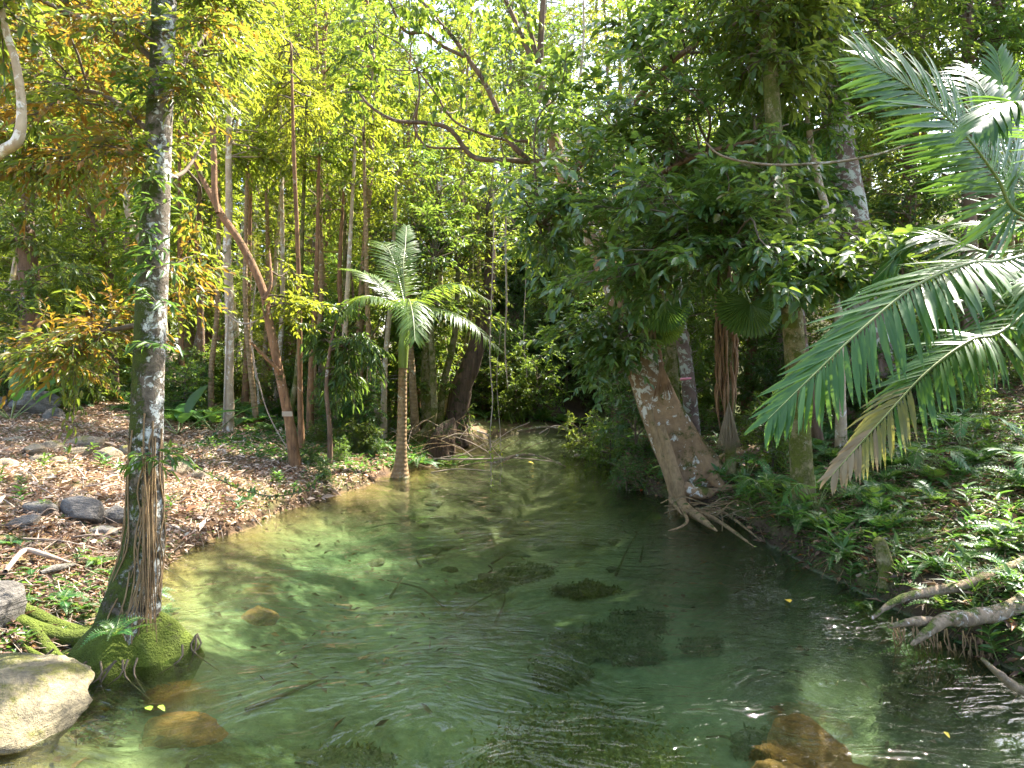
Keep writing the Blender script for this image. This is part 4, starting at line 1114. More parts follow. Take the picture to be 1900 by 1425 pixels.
specs = [(pf((748, 500, .15), (752, 455, .5), (754, 420, .9)), 1, lambda t: np.array([.2, -1.0, .1])), (pf((758, 555, -.5), (766, 585, -1.2), (770, 632, -1.6)), 2, None),
         (pf((800, 540, -.1), (850, 528, -.2), (912, 560, -.3)), 2, None), (pf((800, 572, -.4), (860, 590, -.7), (925, 648, -1.0)), 2, None),
         (pf((715, 535, .2), (680, 510, .4), (640, 500, .6)), 1, None), (pf((710, 555, -.2), (670, 552, -.5), (632, 590, -.7)), 2, None), (pf((735, 500, .8), (715, 455, 1.4), (690, 450, 2.0)), 1, None)]
for k, (pts, dr, up) in enumerate(specs):
    frond(pm, pts, 56, .50 if k else .36, .024, 'frondpale', dr, up, rr=.016, seed=k, jit=.04, start=.1, part=(k in (1, 2, 3)), sag=.12 if dr == 2 else 0, ang=(1.25, .55))
# large feather palm at the right frame edge (stem just out of frame)
rp = thing('feather_palm', 'large feather palm whose long arching fronds reach in from the right frame edge', 'palm', G3(4.35, 4.9))
rb = np.array(rp.location)
mb = MB(); tube(mb, [(0, 0, -.1), (0, 0, .6), (.02, 0, 1.3), (.03, 0, 1.9)], [.16, .13, .11, .09], 16, 30, .04)
link('trunk', mb.mesh('palm_trunk_right', M['palmtrunk']), rp)
mb = MB(); tube(mb, [(.03, 0, 1.8), (.03, 0, 2.3), (.02, 0, 2.6)], [.10, .10, .05], 14, 16)
link('crownshaft', mb.mesh('palm_shaft_right', M['shaft']), rp)
cr_ = np.array([.02, 0, 2.45])
def rf(*pts):
    return [cr_] + [P(a, c_, dd) - rb for a, c_, dd in pts]
frond(rp, rf((1900, 400, 4.8), (1850, 330, 4.75), (1790, 250, 4.7), (1700, 170, 4.65), (1598, 108, 4.6)), 70, .76, .031, 'frond', 1, lambda t: np.array([.25, -1.0, .35]), rr=.016, part=True, seed=21, jit=.05, start=.22, ang=(1.3, .62), lift=.02, label='upright dark green frond pointing to the upper left')
frond(rp, rf((1880, 480, 4.5), (1800, 488, 4.3), (1700, 530, 4.15), (1600, 610, 4.05), (1500, 705, 4.0), (1425, 778, 3.95)), 80, .56, .034, 'frond', 1, lambda t: np.array([-.25, -.55, 1.0]), rr=.014, part=True, seed=22, jit=.055, start=.15, ang=(1.15, .5), sag=.24, lift=.1, label='glossy blue-green frond arching down toward the creek')
frond(rp, rf((1880, 600, 4.6), (1800, 632, 4.5), (1720, 690, 4.4), (1640, 775, 4.3), (1545, 880, 4.2)), 60, .46, .027, 'frond', 2, lambda t: np.array([-.2, -.6, 1.0]), rr=.013, part=True, seed=23, jit=.05, start=.15, ang=(1.1, .45), sag=.2, tipmat=[(.70, 'frondyellow'), (.86, 'frondbrown')], label='drooping frond with yellowed and withered brown tip')
for k, (pts, ll, dr, up) in enumerate([(rf((1940, 250, 4.4), (1880, 190, 4.2), (1810, 240, 4.0)), .42, 2, (0, -.5, 1)), (rf((1890, 420, 5.6), (1780, 415, 6.1), (1660, 430, 6.5)), .5, 2, (0, -.6, 1)), (rf((1900, 340, 5.4), (1830, 180, 5.8), (1790, 120, 6.2)), .6, 2, (0, -1, .3)),
                                       (rf((1900, 560, 5.2), (1800, 560, 5.5), (1700, 620, 5.8)), .5, 2, (0, -.6, 1)), (rf((1930, 430, 5.6), (1880, 250, 6.2), (1850, 100, 6.5)), .6, 1, (0, -1, .3)), (rf((1860, 470, 5.2), (1720, 440, 5.4), (1620, 520, 5.6)), .5, 2, (0, -.5, 1)),
                                       (rf((1920, 600, 5.2), (1850, 610, 5.6), (1760, 660, 5.9)), .45, 2, (0, -.6, 1)), (rf((1960, 350, 5.0), (2040, 250, 5.2), (2120, 240, 5.4)), .5, 1, None), (rf((1950, 500, 4.4), (1960, 520, 3.9), (1990, 600, 3.6)), .5, 2, None)]):
    frond(rp, pts, 60, ll, .031, 'frond', dr, up, rr=.014, seed=40 + k, jit=.05, start=.15, sag=.08)


# fan palms
def fan(root, mat, centre, axis_dir, normal, R, span=4.6, n=38, droop=.25, stalk=None, label=None, seed=0, pleat=.03):
    r = np.random.default_rng(seed)
    a = nrm(np.array(axis_dir, float)); nn = np.array(normal, float); nn = nrm(nn - a * (nn @ a)); s = np.cross(nn, a)
    rad = np.array([.04, .35, .7, 1.0]) * R
    th = np.linspace(-span / 2, span / 2, 2 * n + 1)
    v, q, t = [], [], []
    for i, x in enumerate(th):
        for jx, rd in enumerate(rad):
            k = rd / R
            rl = rd * (1 if i % 2 == 0 or jx < 3 else .90) * (1 - .12 * abs(x) / span)
            zz = (pleat * R * k * (1 if i % 2 else -1)) - droop * R * k ** 2.2 * (.7 + .3 * math.cos(x)) + r.normal(0, .006) * R
            v.append(centre + (a * math.cos(x) + s * math.sin(x)) * rl + nn * zz)
    w_ = len(rad)
    for i in range(2 * n):
        for jx in range(w_ - 1):
            q.append([i * w_ + jx, (i + 1) * w_ + jx, (i + 1) * w_ + jx + 1, i * w_ + jx + 1])
    mb = MB().add(np.array(v), q)
    if stalk is not None:
        tube(mb, [stalk, (np.array(stalk) + centre) / 2 + [0, 0, .05], centre], [.016, .012, .010], 6, 14, m=1)
    o = link('fan_leaf', mb.mesh('fan_leaf', [M[mat], M['rachis']], False), root)
    if label: o['label'] = label
    return o


D = 9.2
fb = P(1356, 850, D); fb[2] = gz(fb[0], D)
fp = thing('fan_palm', 'fan palm with dead brown leaf skirt on its stem right of the leaning tree', 'palm', fb)
mb = MB(); tube(mb, np.array([P(1356, 880, D), P(1354, 760, D), P(1350, 640, D), P(1346, 520, D), P(1344, 440, D)]) - fb, [.075, .07, .07, .075, .08], 14, 40, .05)
link('trunk', mb.mesh('fan_trunk', M['greentrunk']), fp)
r_ = np.random.default_rng(51)
for k in range(80):
    py0 = r_.uniform(470, 700); a = r_.uniform(0, 6.28); p0 = P(1348, py0, D) - fb
    L = r_.uniform(.35, .9); off = np.array([math.cos(a), math.sin(a), 0])
    mb = MB(); pts = [p0 + off * .07, p0 + off * .14 + [0, 0, -L * .4], p0 + off * r_.uniform(.06, .14) + [0, 0, -L]]
    c, _ = tube(mb, pts, [.012, .020, .004], 4, 9, .1)
    link('dead_leaf_strip', mb.mesh('skirt_strip', M['fibre']), fp)
for k in range(26):                                       # folded dead fan hanging at the foot
    a = -.5 + k / 25.0; p0 = P(1352, 745, D - .15) - fb
    p2 = P(1352 + a * 46, 842 - abs(a) * 20, D - .15 + r_.normal(0, .03)) - fb
    mb = MB(); tube(mb, [p0, (p0 + p2) / 2, p2], [.005, .009, .002], 4, 7)
    link('dead_leaf_strip', mb.mesh('dead_fan_strip', M['frondbrown']), fp)
hub = P(1345, 470, D) - fb
for k, (px, py, dd, ax, nm, R, dr) in enumerate([(1392, 562, -.7, (-.25, -.2, -.9), (-.1, -1, .25), .46, .12), (1400, 300, .6, (-.2, 0, 1), (0, -1, .1), .75, .1), (1440, 360, .5, (.6, 0, .5), (-.2, -1, .3), .75, .1), (1400, 400, .3, (.2, 0, -1), (0, -1, .3), .6, .15),
                                                 (1300, 330, .4, (-.8, 0, .6), (.2, -1, .2), .6, .12), (1230, 560, -.2, (-.5, -.1, -.8), (0, -1, .3), .42, .2), (1470, 300, .9, (.8, 0, .8), (0, -1, .2), .7, .1), (1340, 380, .9, (-.3, .2, .9), (0, -1, .2), .7, .1)]):
    fan(fp, 'dark', P(px, py, D + dd) - fb, ax, nm, R, stalk=hub, droop=dr, seed=k, label='pleated fan leaf hanging over the dead skirt' if k == 0 else None)
# small fan palm tucked behind the leaning trunk, with dead leaves
D = 9.9
fb2 = P(1228, 800, D); fb2[2] = gz(fb2[0], D)
f2 = thing('fan_palm', 'small fan palm with a folded brown dead leaf behind the leaning trunk', 'palm', fb2)
mb = MB(); tube(mb, np.array([P(1232, 840, D), P(1230, 740, D), P(1222, 660, D), P(1215, 620, D)]) - fb2, [.05, .05, .05, .05], 10, 24, .08)
link('trunk', mb.mesh('fan_trunk_small', M['fibre']), f2)
hub = P(1215, 620, D) - fb2
for k, (px, py, dd, ax, nm, R) in enumerate([(1195, 600, -.5, (-.4, -.3, -.9), (-.2, -1, .2), .36), (1225, 590, -.5, (.3, -.3, -.9), (0, -1, .2), .4), (1100, 480, .3, (-.8, 0, .5), (0, -1, .4), .6), (1150, 470, .3, (-.3, 0, .9), (0, -1, .4), .6)]):
    fan(f2, 'mid', P(px, py, D + dd) - fb2, ax, nm, R, span=2.6 if k < 2 else 4.2, n=22, stalk=hub, droop=.2, seed=60 + k)
for k in range(20):
    p0 = P(1212, 595, D - .75) - fb2; p2 = P(1175 + k * 2.2, 640 + r_.uniform(-8, 12), D - .8) - fb2
    mb = MB(); tube(mb, [p0, (p0 + p2) / 2 + [0, -.05, .03], p2], [.005, .010, .002], 4, 7); link('dead_leaf_strip', mb.mesh('dead_strip', M['frondbrown']), f2)
for k in range(20):
    p0 = P(1226 + r_.normal(0, 4), 672, D - .75) - fb2; p2 = P(1212 + k * 1.9, 735 + r_.uniform(-12, 6), D - .8) - fb2
    mb = MB(); tube(mb, [p0, (p0 + p2) / 2 + [0, -.05, 0], p2], [.005, .012, .004], 4, 7); link('dead_leaf_strip', mb.mesh('dead_strip', M['fibre']), f2)

# ------------------------------------------------------------------ 7  forest behind: copies of a few kinds
def kind(name, seed, bark, leaf, **kw):
    tr, cw = generic_tree(seed, **kw)
    root = thing(name, 'x', 'tree', (0, 0, -500))
    link('trunk', tr.mesh(name + '_trunk', M[bark]), root)
    link('crown', cw.mesh(name + '_crown', [M[leaf], M['twig']]), root)
    return root


tall = [kind('slender_tree', 201, 'palmtrunk', 'bright', h=13, r0=.085, z0=2.0, cr=1.7, nb=46, spb=11, K=13, ll=.12, lw=.040, slen=.55),
        kind('slender_tree', 202, 'pale', 'bright', h=12, r0=.07, z0=1.6, cr=1.5, nb=44, spb=11, K=13, ll=.11, lw=.036, slen=.5, lean=.09),
        kind('slender_tree', 203, 'red', 'mid', h=14, r0=.10, z0=2.6, cr=2.0, nb=44, spb=11, K=13, ll=.13, lw=.045, slen=.6, lean=.05),
        kind('slender_tree', 204, 'brown', 'bright', h=10, r0=.06, z0=1.2, cr=1.5, nb=40, spb=11, K=13, ll=.12, lw=.038, slen=.55, lean=.1)]
broad = [kind('forest_tree', 211, 'brown', 'dark', h=15, r0=.16, z0=2.2, cr=3.0, nb=54, spb=13, K=12, ll=.15, lw=.06, slen=.7),
         kind('forest_tree', 212, 'patchy', 'mid', h=13, r0=.14, z0=1.8, cr=2.6, nb=50, spb=13, K=12, ll=.14, lw=.06, slen=.7)]
under = [kind('understory_tree', 221, 'brown', 'dark', h=4.2, r0=.035, z0=.4, cr=1.3, nb=30, spb=13, K=12, ll=.13, lw=.05, slen=.45, lean=.12),
         kind('understory_tree', 222, 'twigpale', 'mid', h=3.4, r0=.03, z0=.3, cr=1.1, nb=28, spb=13, K=12, ll=.13, lw=.042, slen=.45, lean=.14),
         kind('understory_tree', 223, 'twig', 'bright', h=3.0, r0=.025, z0=.2, cr=1.0, nb=26, spb=13, K=12, ll=.11, lw=.036, slen=.4, lean=.14)]
shrub = [kind('shrub', 231, 'twig', 'dark', h=1.5, r0=.02, z0=.05, cr=.8, nb=20, spb=10, K=11, ll=.11, lw=.04, slen=.35, lean=.2, top=.8),
         kind('shrub', 232, 'twig', 'mid', h=1.2, r0=.018, z0=.05, cr=.7, nb=18, spb=10, K=11, ll=.10, lw=.034, slen=.32, lean=.2, top=.8),
         kind('shrub', 233, 'twig', 'herb', h=1.0, r0=.015, z0=.02, cr=.6, nb=16, spb=9, K=11, ll=.11, lw=.03, slen=.32, lean=.2, top=.8)]
USED = set()


def place(proto, x, y, sc, label, group, cat=None, dz=-.1):
    z0 = gz(x, y); hgt = max(v[2] for v in proto.children[0].bound_box)
    rad = max(abs(v[0]) for v in proto.children[1].bound_box)
    for _ in range(14):                                   # trees stay low where the creek gap lets the sun onto the left bank
        zz = np.linspace(z0 + 1, z0 + hgt * sc, 24) - .6
        sx, sy = x - zz * SUN_DIR[0] / SUN_DIR[2], y - zz * SUN_DIR[1] / SUN_DIR[2]
        m = rad * sc * .6
        if not ((sx > -7.2 - m) & (sx < -2.6 + m) & (sy > 6.9 - m) & (sy < 11.4 + m)).any() or sc < .3: break
        sc *= .9
    loc = (x, y, z0 + dz)
    rz = random.uniform(0, 6.28)
    if proto.name not in USED:
        USED.add(proto.name); proto.location = loc; proto.rotation_euler = (0, 0, rz); proto.scale = (sc,) * 3; o = proto; tag(o, label, cat, group)
    else:
        o = copy_tree(proto, loc, rz, sc, label, group)
        if cat: o['category'] = cat
    return o


rs = np.random.default_rng(71)
def at(px, D): return (px - CX) / F * D
# bright thicket, left and centre
for k in range(48):
    D = rs.uniform(20, 38); px = rs.uniform(-120, 900)
    ki = int(rs.integers(0, 4)); p = tall[ki]
    place(p, at(px, D), D, rs.uniform(.85, 1.2) * (1.15 if px < 740 else .8), ['tan ringed', 'pale', 'reddish', 'brown'][ki] + ' slender stem ' + lphrase(px, D), 'slender trees of the sunlit thicket')
for px, D, s in [(150, 15.5, .8), (20, 16, .85), (270, 16.5, .8), (480, 14, .72), (520, 15.5, .8), (590, 16, .78), (640, 15.2, .75), (720, 16.5, .78), (760, 17.5, .8), (820, 18, .85), (860, 19, .85), (-90, 13, .8), (450, 17, .85)]:
    ki = int(rs.integers(0, 4))
    place(tall[ki], at(px, D), D, s, ['tan ringed', 'pale', 'reddish', 'brown'][ki] + ' slender stem ' + lphrase(px, D), 'slender trees of the sunlit thicket')
for k in range(34):                                       # tall back rows that close the wall of leaves
    D = rs.uniform(25, 40); px = rs.uniform(-150, 1000)
    ki = int(rs.integers(0, 4))
    place(tall[ki], at(px, D), D, rs.uniform(1.4, 1.8) * (1 if px < 740 else .62), ['tan ringed', 'pale', 'reddish', 'brown'][ki] + ' tall tree ' + lphrase(px, D), 'tall trees of the back row')
for k in range(24):
    D = rs.uniform(14, 24) if k < 16 else rs.uniform(20, 32); px = rs.uniform(1180, 1960) if k < 16 else rs.uniform(1040, 1330)
    ki = int(rs.integers(0, 4))
    place(tall[ki], at(px, D), D, rs.uniform(.9, 1.2), ['tan ringed', 'pale', 'reddish', 'brown'][ki] + ' slim backlit tree rising ' + rphrase(at(px, D), D).replace('just right of', 'behind').replace('at the foot of', 'behind'), 'slim trees behind the right bank')
for k in range(40):                                       # far wood that closes the sky low down
    D = rs.uniform(36, 58); px = rs.uniform(-200, 1020)
    place(broad[1], at(px, D), D, rs.uniform(1.5, 2.1) * (1 if px < 700 else .7), 'far leafy tree ' + lphrase(px, D), 'far wood behind the thicket')
# dark wood on the slope ahead and right
for k in range(10):
    D = rs.uniform(25, 38); px = rs.uniform(860, 1350)
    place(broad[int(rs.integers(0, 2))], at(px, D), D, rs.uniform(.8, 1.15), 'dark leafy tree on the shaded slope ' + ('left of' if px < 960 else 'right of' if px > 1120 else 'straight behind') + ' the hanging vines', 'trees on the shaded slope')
for px, D, s in [(1140, 19, .6), (1220, 17, .7), (1340, 15, .8), (1440, 14, .85), (1560, 15, .9), (1700, 13.5, .9), (1850, 12.5, .9), (1650, 19, 1)]:
    place(broad[int(rs.integers(0, 2))], at(px, D), D, s, 'broad-leaved tree ' + ('close ' if D < 14.2 else 'far ') + 'behind the bank, ' + rphrase(at(px, D), D), 'trees behind the right bank')
# understory
for k in range(26):
    D = rs.uniform(14.5, 24); px = rs.uniform(-100, 860)
    place(under[int(rs.integers(1, 3))], at(px, D), D, rs.uniform(.7, 1.1), 'leafy understory sapling ' + lphrase(px, D), 'understory saplings of the left thicket')
for k in range(22):
    D = rs.uniform(20, 30); px = rs.uniform(850, 1330)
    place(under[int(rs.integers(0, 2))], at(px, D), D, rs.uniform(.8, 1.3), 'dense understory sapling on the slope ' + ('left of' if px < 960 else 'right of' if px > 1120 else 'straight behind') + ' the hanging vines', 'understory saplings on the far slope')
for k in range(15):
    D = rs.uniform(12, 18); px = rs.uniform(1250, 2000)
    if abs(px - 1350) < 60 and D < 12: continue
    place(under[int(rs.integers(0, 2))], at(px, D), D, rs.uniform(.55, 1.0), 'dark understory sapling ' + ('close behind' if D < 13.5 else 'deep behind') + ' the right bank, ' + rphrase(at(px, D), D), 'understory saplings on the right bank')

# ------------------------------------------------------------------ 8  shrubs, ferns, herbs
def shrub_at(px, D, k, s, label, group=None, dz=-.03):
    x = at(px, D); return place(shrub[k], x, D, s, label, group, 'shrub', dz)


for px, D, k, s, lab in [(1180, 11.2, 0, .95, 'dark fine-leaved bush hanging over the water left of the leaning trunk'), (1120, 12.6, 1, .9, 'feathery bush dipping into the water at the head of the pool'), (1165, 10.2, 2, .55, 'small light green bush at the waterline left of the leaning trunk'),
                         (1090, 13.6, 1, .85, 'bush behind the feathery one at the right of the head of the pool'), (598, 9.9, 2, .62, 'bright leafy plant at the corner of the sunny bank by the water'), (575, 10.6, 2, .5, 'small bright plant behind the corner of the sunny bank')]:
    shrub_at(px, D, k, s, lab)
for k in range(14):
    D = rs.uniform(11, 14); px = rs.uniform(570, 720)
    x = at(px, D)
    if creek_sd(np.array([x]), np.array([D]))[0][0] < .25: continue
    sz = rs.uniform(.35, .75); shrub_at(px, D, int(rs.integers(0, 3)), sz, size_word(sz, .48, .62) + ' low shrub ' + lphrase(px, D) + ' of the dark bank', 'low shrubs around the feather palm')
for k in range(46):
    D = rs.uniform(12.0, 19); px = rs.uniform(-120, 560)
    sz = rs.uniform(.5, 1.1); shrub_at(px, D, int(rs.integers(1, 3)), sz, size_word(sz, .7, .9) + ' bright shrub ' + lphrase(px, D), 'low shrubs behind the sunlit bank')
for k in range(70):
    D = rs.uniform(17.5, 27); px = rs.uniform(840, 1330)
    x = at(px, D)
    if creek_sd(np.array([x]), np.array([D]))[0][0] < .1: continue
    sz = rs.uniform(.8, 1.5); shrub_at(px, D, int(rs.integers(0, 2)), sz, size_word(sz, 1.0, 1.25) + ' shrub on the far slope ' + ('left of' if px < 960 else 'right of' if px > 1120 else 'straight behind') + ' the hanging vines', 'shrubs on the far slope')
for k in range(30):
    D = rs.uniform(9.2, 14); px = rs.uniform(1400, 2000)
    sz = rs.uniform(.4, .85); shrub_at(px, D, int(rs.integers(0, 2)), sz, size_word(sz, .55, .7) + ' shaded shrub upslope ' + rphrase(at(px, D), D), 'shrubs on the right bank slope')

def GP(px, py, dz=0.0, D0=6.0):
    """where the view ray through a photo pixel meets the ground"""
    D = D0
    for _ in range(30):
        x = (px - CX) / F * D; D = .6 * D + .4 * (CAMH - gz(x, D)) * F / max(py - HY, 30)
    return np.array([(px - CX) / F * D, D, gz((px - CX) / F * D, D) + dz])


# ferns: rosettes of fronds
def fern_frond(seed, arch=.5):
    r = np.random.default_rng(seed); mb = MB()
    n = 15; t = (np.arange(n) + 1) / n
    f = lambda t: np.stack([t * .9, 0 * t, arch * (t * .9 - .95 * t ** 2)], -1)
    c = f(t); tan = nrm(np.stack([np.full(n, .9), np.zeros(n), arch * (.9 - 1.9 * t)], -1))
    side = np.array([0, 1., 0]); L = .26 * np.interp(t, [0, .15, .4, 1], [.5, .9, 1, .08])
    for sg in (1, -1):
        leaves(mb, c, tan * .35 + sg * side + r.normal(0, .06, (n, 3)) - UP * .12, np.cross(tan, np.array([[0, 1., 0]])) * -1 + r.normal(0, .1, (n, 3)), L, np.full(n, .052), BLADE)
    tube(mb, f(np.linspace(0, 1, 6)), [.008, .006, .003], 4, 10, cap=False, m=1)
    return mb.mesh('fern_frond', [M['fern'], M['rachis']])


FF = [fern_frond(300 + k, a) for k, a in enumerate((.3, .55, .8, 1.0))]
def fern(x, y, s, label, group, n=9, dz=0, seed=None):
    r = np.random.default_rng(int(abs(x * 911 + y * 313)) + 5)
    o = thing('fern', label, 'fern', (x, y, gz(x, y) + dz), r.uniform(0, 6), group, s)
    for k in range(n):
        a = k * 6.283 / n + r.normal(0, .2); l = r.uniform(.7, 1.1)
        c = link('frond', FF[int(r.integers(0, 4))], o)
        c.rotation_euler = (r.normal(0, .15), r.uniform(-.5, .15), a); c.scale = (l, l, l)
    return o


f = fern(P(225, 1200, 4.3)[0], 4.24, .26, 'small blue-green fern on the moss cushion of the mossy tree', None, 7); f.location.z = .27
fern(-3.05, 5.6, .34, 'pale fern beside the mossy trunk over the bank edge', None, 9, .05)
fern(-2.75, 5.3, .28, 'smaller fern in front of the pale one at the bank edge', None, 8, .05)
fern(-3.3, 5.0, .24, 'low fern among the moss-covered roots', None, 7, .02)
fern(-3.5, 4.7, .22, 'bluish fern beside the left-edge mossy boulder', None, 7, .02)
fern(-5.0, 9.6, .5, 'upright bright fern right behind the mossy trunk on the sunny bank', None, 8)
for k in range(34):
    D = rs.uniform(12.4, 16); px = rs.uniform(60, 560)
    sz = rs.uniform(.5, .9); fern(at(px, D), D, sz, size_word(sz, .62, .76) + ' green fern ' + lphrase(px, D), 'ferns behind the sunlit bank', 8)
for k in range(90):
    y = rs.uniform(4.8, 10.5); sd = rs.uniform(.12, 3.6)
    x = 2.75 - max(0, y - 8) * .3 + sd
    if x / y > .80: continue
    sz = rs.uniform(.22, .55); fern(x, y, sz, size_word(sz, .32, .43) + ' green fern ' + rphrase(x, y), 'ferns on the right bank', 8)
for px, D, s in [(1000, 18.9, .9), (960, 19.2, .8), (1050, 19, .9), (900, 18.2, .8), (1150, 13.8, .8), (830, 12.8, .6), (780, 12.2, .5), (700, 12.2, .5), (870, 13.6, .6)]:
    fern(at(px, D), D, s, 'arching fern ' + lphrase(px, D), 'ferns at the far end', 9)

for k, (px, py, sz) in enumerate([(30, 1120, .2), (110, 1100, .24), (150, 1130, .2), (60, 1060, .2), (180, 1050, .26), (205, 1070, .22), (20, 1010, .22), (130, 1160, .18)]):
    q_ = GP(px, py); fern(q_[0], q_[1], sz, ['little fern by the left-edge boulder', 'little fern under the driftwood', 'little fern against the mossy roots', 'little fern beside the bleached driftwood', 'larger fern left of the mossy trunk', 'little fern touching the mossy trunk', 'little fern below the bank-face rocks', 'smallest fern above the moss-covered roots'][k], None, 7)

# palm seedlings on the right bank
def seedling(x, y, s, label, n=5):
    o = thing('palm_seedling', label, 'seedling', G3(x, y), 0, 'palm seedlings on the right bank')
    r = np.random.default_rng(int(x * 1000 + y * 77))
    for k in range(n):
        a = k * 6.28 / n + r.normal(0, .3) - 1.2
        d = np.array([math.cos(a), math.sin(a), 0])
        frond(o, [(0, 0, 0), d * .25 * s + UP * .45 * s, d * .6 * s + UP * .55 * s, d * .95 * s + UP * .30 * s], 14, .30 * s, .022 * s / .6, 'fern', 1, None, rr=.006, seed=int(k + x * 50), start=.3, jit=.05, sag=.1)


for x, y, s, lab in [(3.25, 7.3, .62, 'palm seedling right in front of the straight green-mossed trunk'), (3.0, 8.1, .5, 'palm seedling between the leaning tree and the green-mossed trunk'), (3.1, 9.0, .55, 'palm seedling at the foot of the leaning trunk'),
                     (4.6, 7.6, .6, 'palm seedling below the withered frond tip'), (5.4, 8.2, .7, 'palm seedling under the drooping fronds at the right'), (5.0, 6.6, .55, 'palm seedling near the right frame edge')]:
    seedling(x, y, s, lab)

# leafy herbs with whorled leaves
def herb_mesh(seed, n=9):
    r = np.random.default_rng(seed); mb = MB()
    a = np.arange(n) * 2.4; t = np.linspace(.35, 1, n)
    d = np.stack([np.cos(a), np.sin(a), .35 + .3 * t], -1)
    leaves(mb, np.stack([0 * t, 0 * t, t * .8], -1), d, UP + r.normal(0, .25, (n, 3)), .5 * r.uniform(.7, 1.1, n), .16, LEAF6)
    tube(mb, [(0, 0, -.1), (.02, 0, .4), (0, 0, .82)], [.014, .010, .006], 4, 6, cap=False, m=1)
    return mb.mesh('herb', [M['herb'], M['rachis']])


HM = [herb_mesh(400 + k, n) for k, n in enumerate((7, 9, 11, 13))]
for k in range(130):
    y = rs.uniform(4.3, 11); sd = rs.uniform(.1, 4.2)
    x = 2.78 - max(0, y - 8) * .3 + sd
    if x / y > .80: continue
    o = link('herb', HM[int(rs.integers(0, 4))], loc=(x, y, gz(x, y))); s = rs.uniform(.10, .30)
    o.scale = (s, s, s); o.rotation_euler = (rs.normal(0, .2), rs.normal(0, .2), rs.uniform(0, 6))
    tag(o, size_word(s, .17, .23) + ' broad-leaved herb ' + rphrase(x, y), 'herb', 'herbs on the right bank')
for k in range(46):
    y = rs.uniform(4.2, 11); sd = rs.uniform(.15, 3.5)
    x = -2.5 - sd
    if -x / y > .85: continue
    if creek_sd(np.array([x]), np.array([y]))[0][0] < .1: continue
    o = link('herb', HM[int(rs.integers(0, 4))], loc=(x, y, gz(x, y))); s = rs.uniform(.10, .26)
    o.scale = (s, s, s); o.rotation_euler = (rs.normal(0, .2), rs.normal(0, .2), rs.uniform(0, 6))
    tag(o, size_word(s, .15, .2) + ' green herb on the left litter ' + ('near the mossy tree' if y < 6.5 else 'among the sunlit stones' if y > 8.8 else 'on the sunny slope'), 'herb', 'herbs on the left bank')

for k in range(50):                                       # plants crowding the right waterline
    y = rs.uniform(4.4, 10.2)
    xs2 = np.arange(1.2, 4.2, .03); sd2 = creek_sd(xs2, np.full(len(xs2), y))[0]; x = float(xs2[np.argmax(sd2 > rs.uniform(.06, .42))])
    if gz(x, y) < .03: continue
    o = link('herb', HM[int(rs.integers(0, 4))], loc=(x, y, gz(x, y))); s = rs.uniform(.14, .34)
    o.scale = (s, s, s); o.rotation_euler = (rs.normal(0, .25), rs.uniform(-.7, 0), rs.uniform(0, 6))
    tag(o, size_word(s, .2, .27) + ' herb leaning over the waterline ' + rphrase(x, y), 'herb', 'herbs along the right waterline')

# grass-like sedge tufts
def tuft_mesh(seed, n=26):
    r = np.random.default_rng(seed); mb = MB()
    a = r.uniform(0, 6.28, n); e = r.uniform(.5, 1.3, n)
    d = np.stack([np.cos(a) * np.cos(e), np.sin(a) * np.cos(e), np.sin(e)], -1)
    leaves(mb, r.normal(0, .03, (n, 3)) * [1, 1, 0], d, UP + r.normal(0, .2, (n, 3)), r.uniform(.6, 1, n), .035, TPLS[3])
    return mb.mesh('tuft', M['herb'])


TM = [tuft_mesh(420 + k) for k in range(3)]
def tuft(x, y, s, label, group=None):
    o = link('sedge_tuft', TM[int(rs.integers(0, 3))], loc=(x, y, gz(x, y))); o.scale = (s, s, s); o.rotation_euler = (0, 0, rs.uniform(0, 6))
    tag(o, label, 'sedge', group)


tuft(3.0, 6.2, .36, 'sedge tuft hanging over the right bank edge beside the mossy stub')
tuft(3.35, 4.95, .38, 'long-bladed sedge tuft between the two bare roots at right')
tuft(1.95, 10.0, .42, 'sedge tuft at the waterline left of the leaning trunk')
tuft(2.1, 9.6, .36, 'lower sedge tuft under the leaning trunk')
for k in range(60):
    y = rs.uniform(4.2, 10.5); x = 2.85 - max(0, y - 8) * .3 + rs.uniform(.1, 4)
    if x / y > .8: continue
    sz = rs.uniform(.14, .32); tuft(x, y, sz, size_word(sz, .2, .26) + ' grassy tuft ' + rphrase(x, y), 'grassy tufts on the right bank')

# ------------------------------------------------------------------ 9  roots, logs, stubs, driftwood
def wood(name, label, pts, rad, mat, cat, seg=10, rough=.14, n=None, seed=0, group=None, lobes=None):
    pts = np.array(pts, float); b = pts[0].copy()
    mb = MB(); tube(mb, pts - b, rad, seg, n or len(pts) * 7, rough, seed=seed, lobes=lobes)
    return tag(link(name, mb.mesh(name, M[mat]), loc=tuple(b)), label, cat, group)


r_ = np.random.default_rng(91)
D = 4.6
def RL(pts, lift=.05):
    out = []
    for px, py, dd in pts:
        p = P(px, py, dd); p[2] = max(p[2], gz(p[0], p[1]) + lift); out.append(p)
    return out


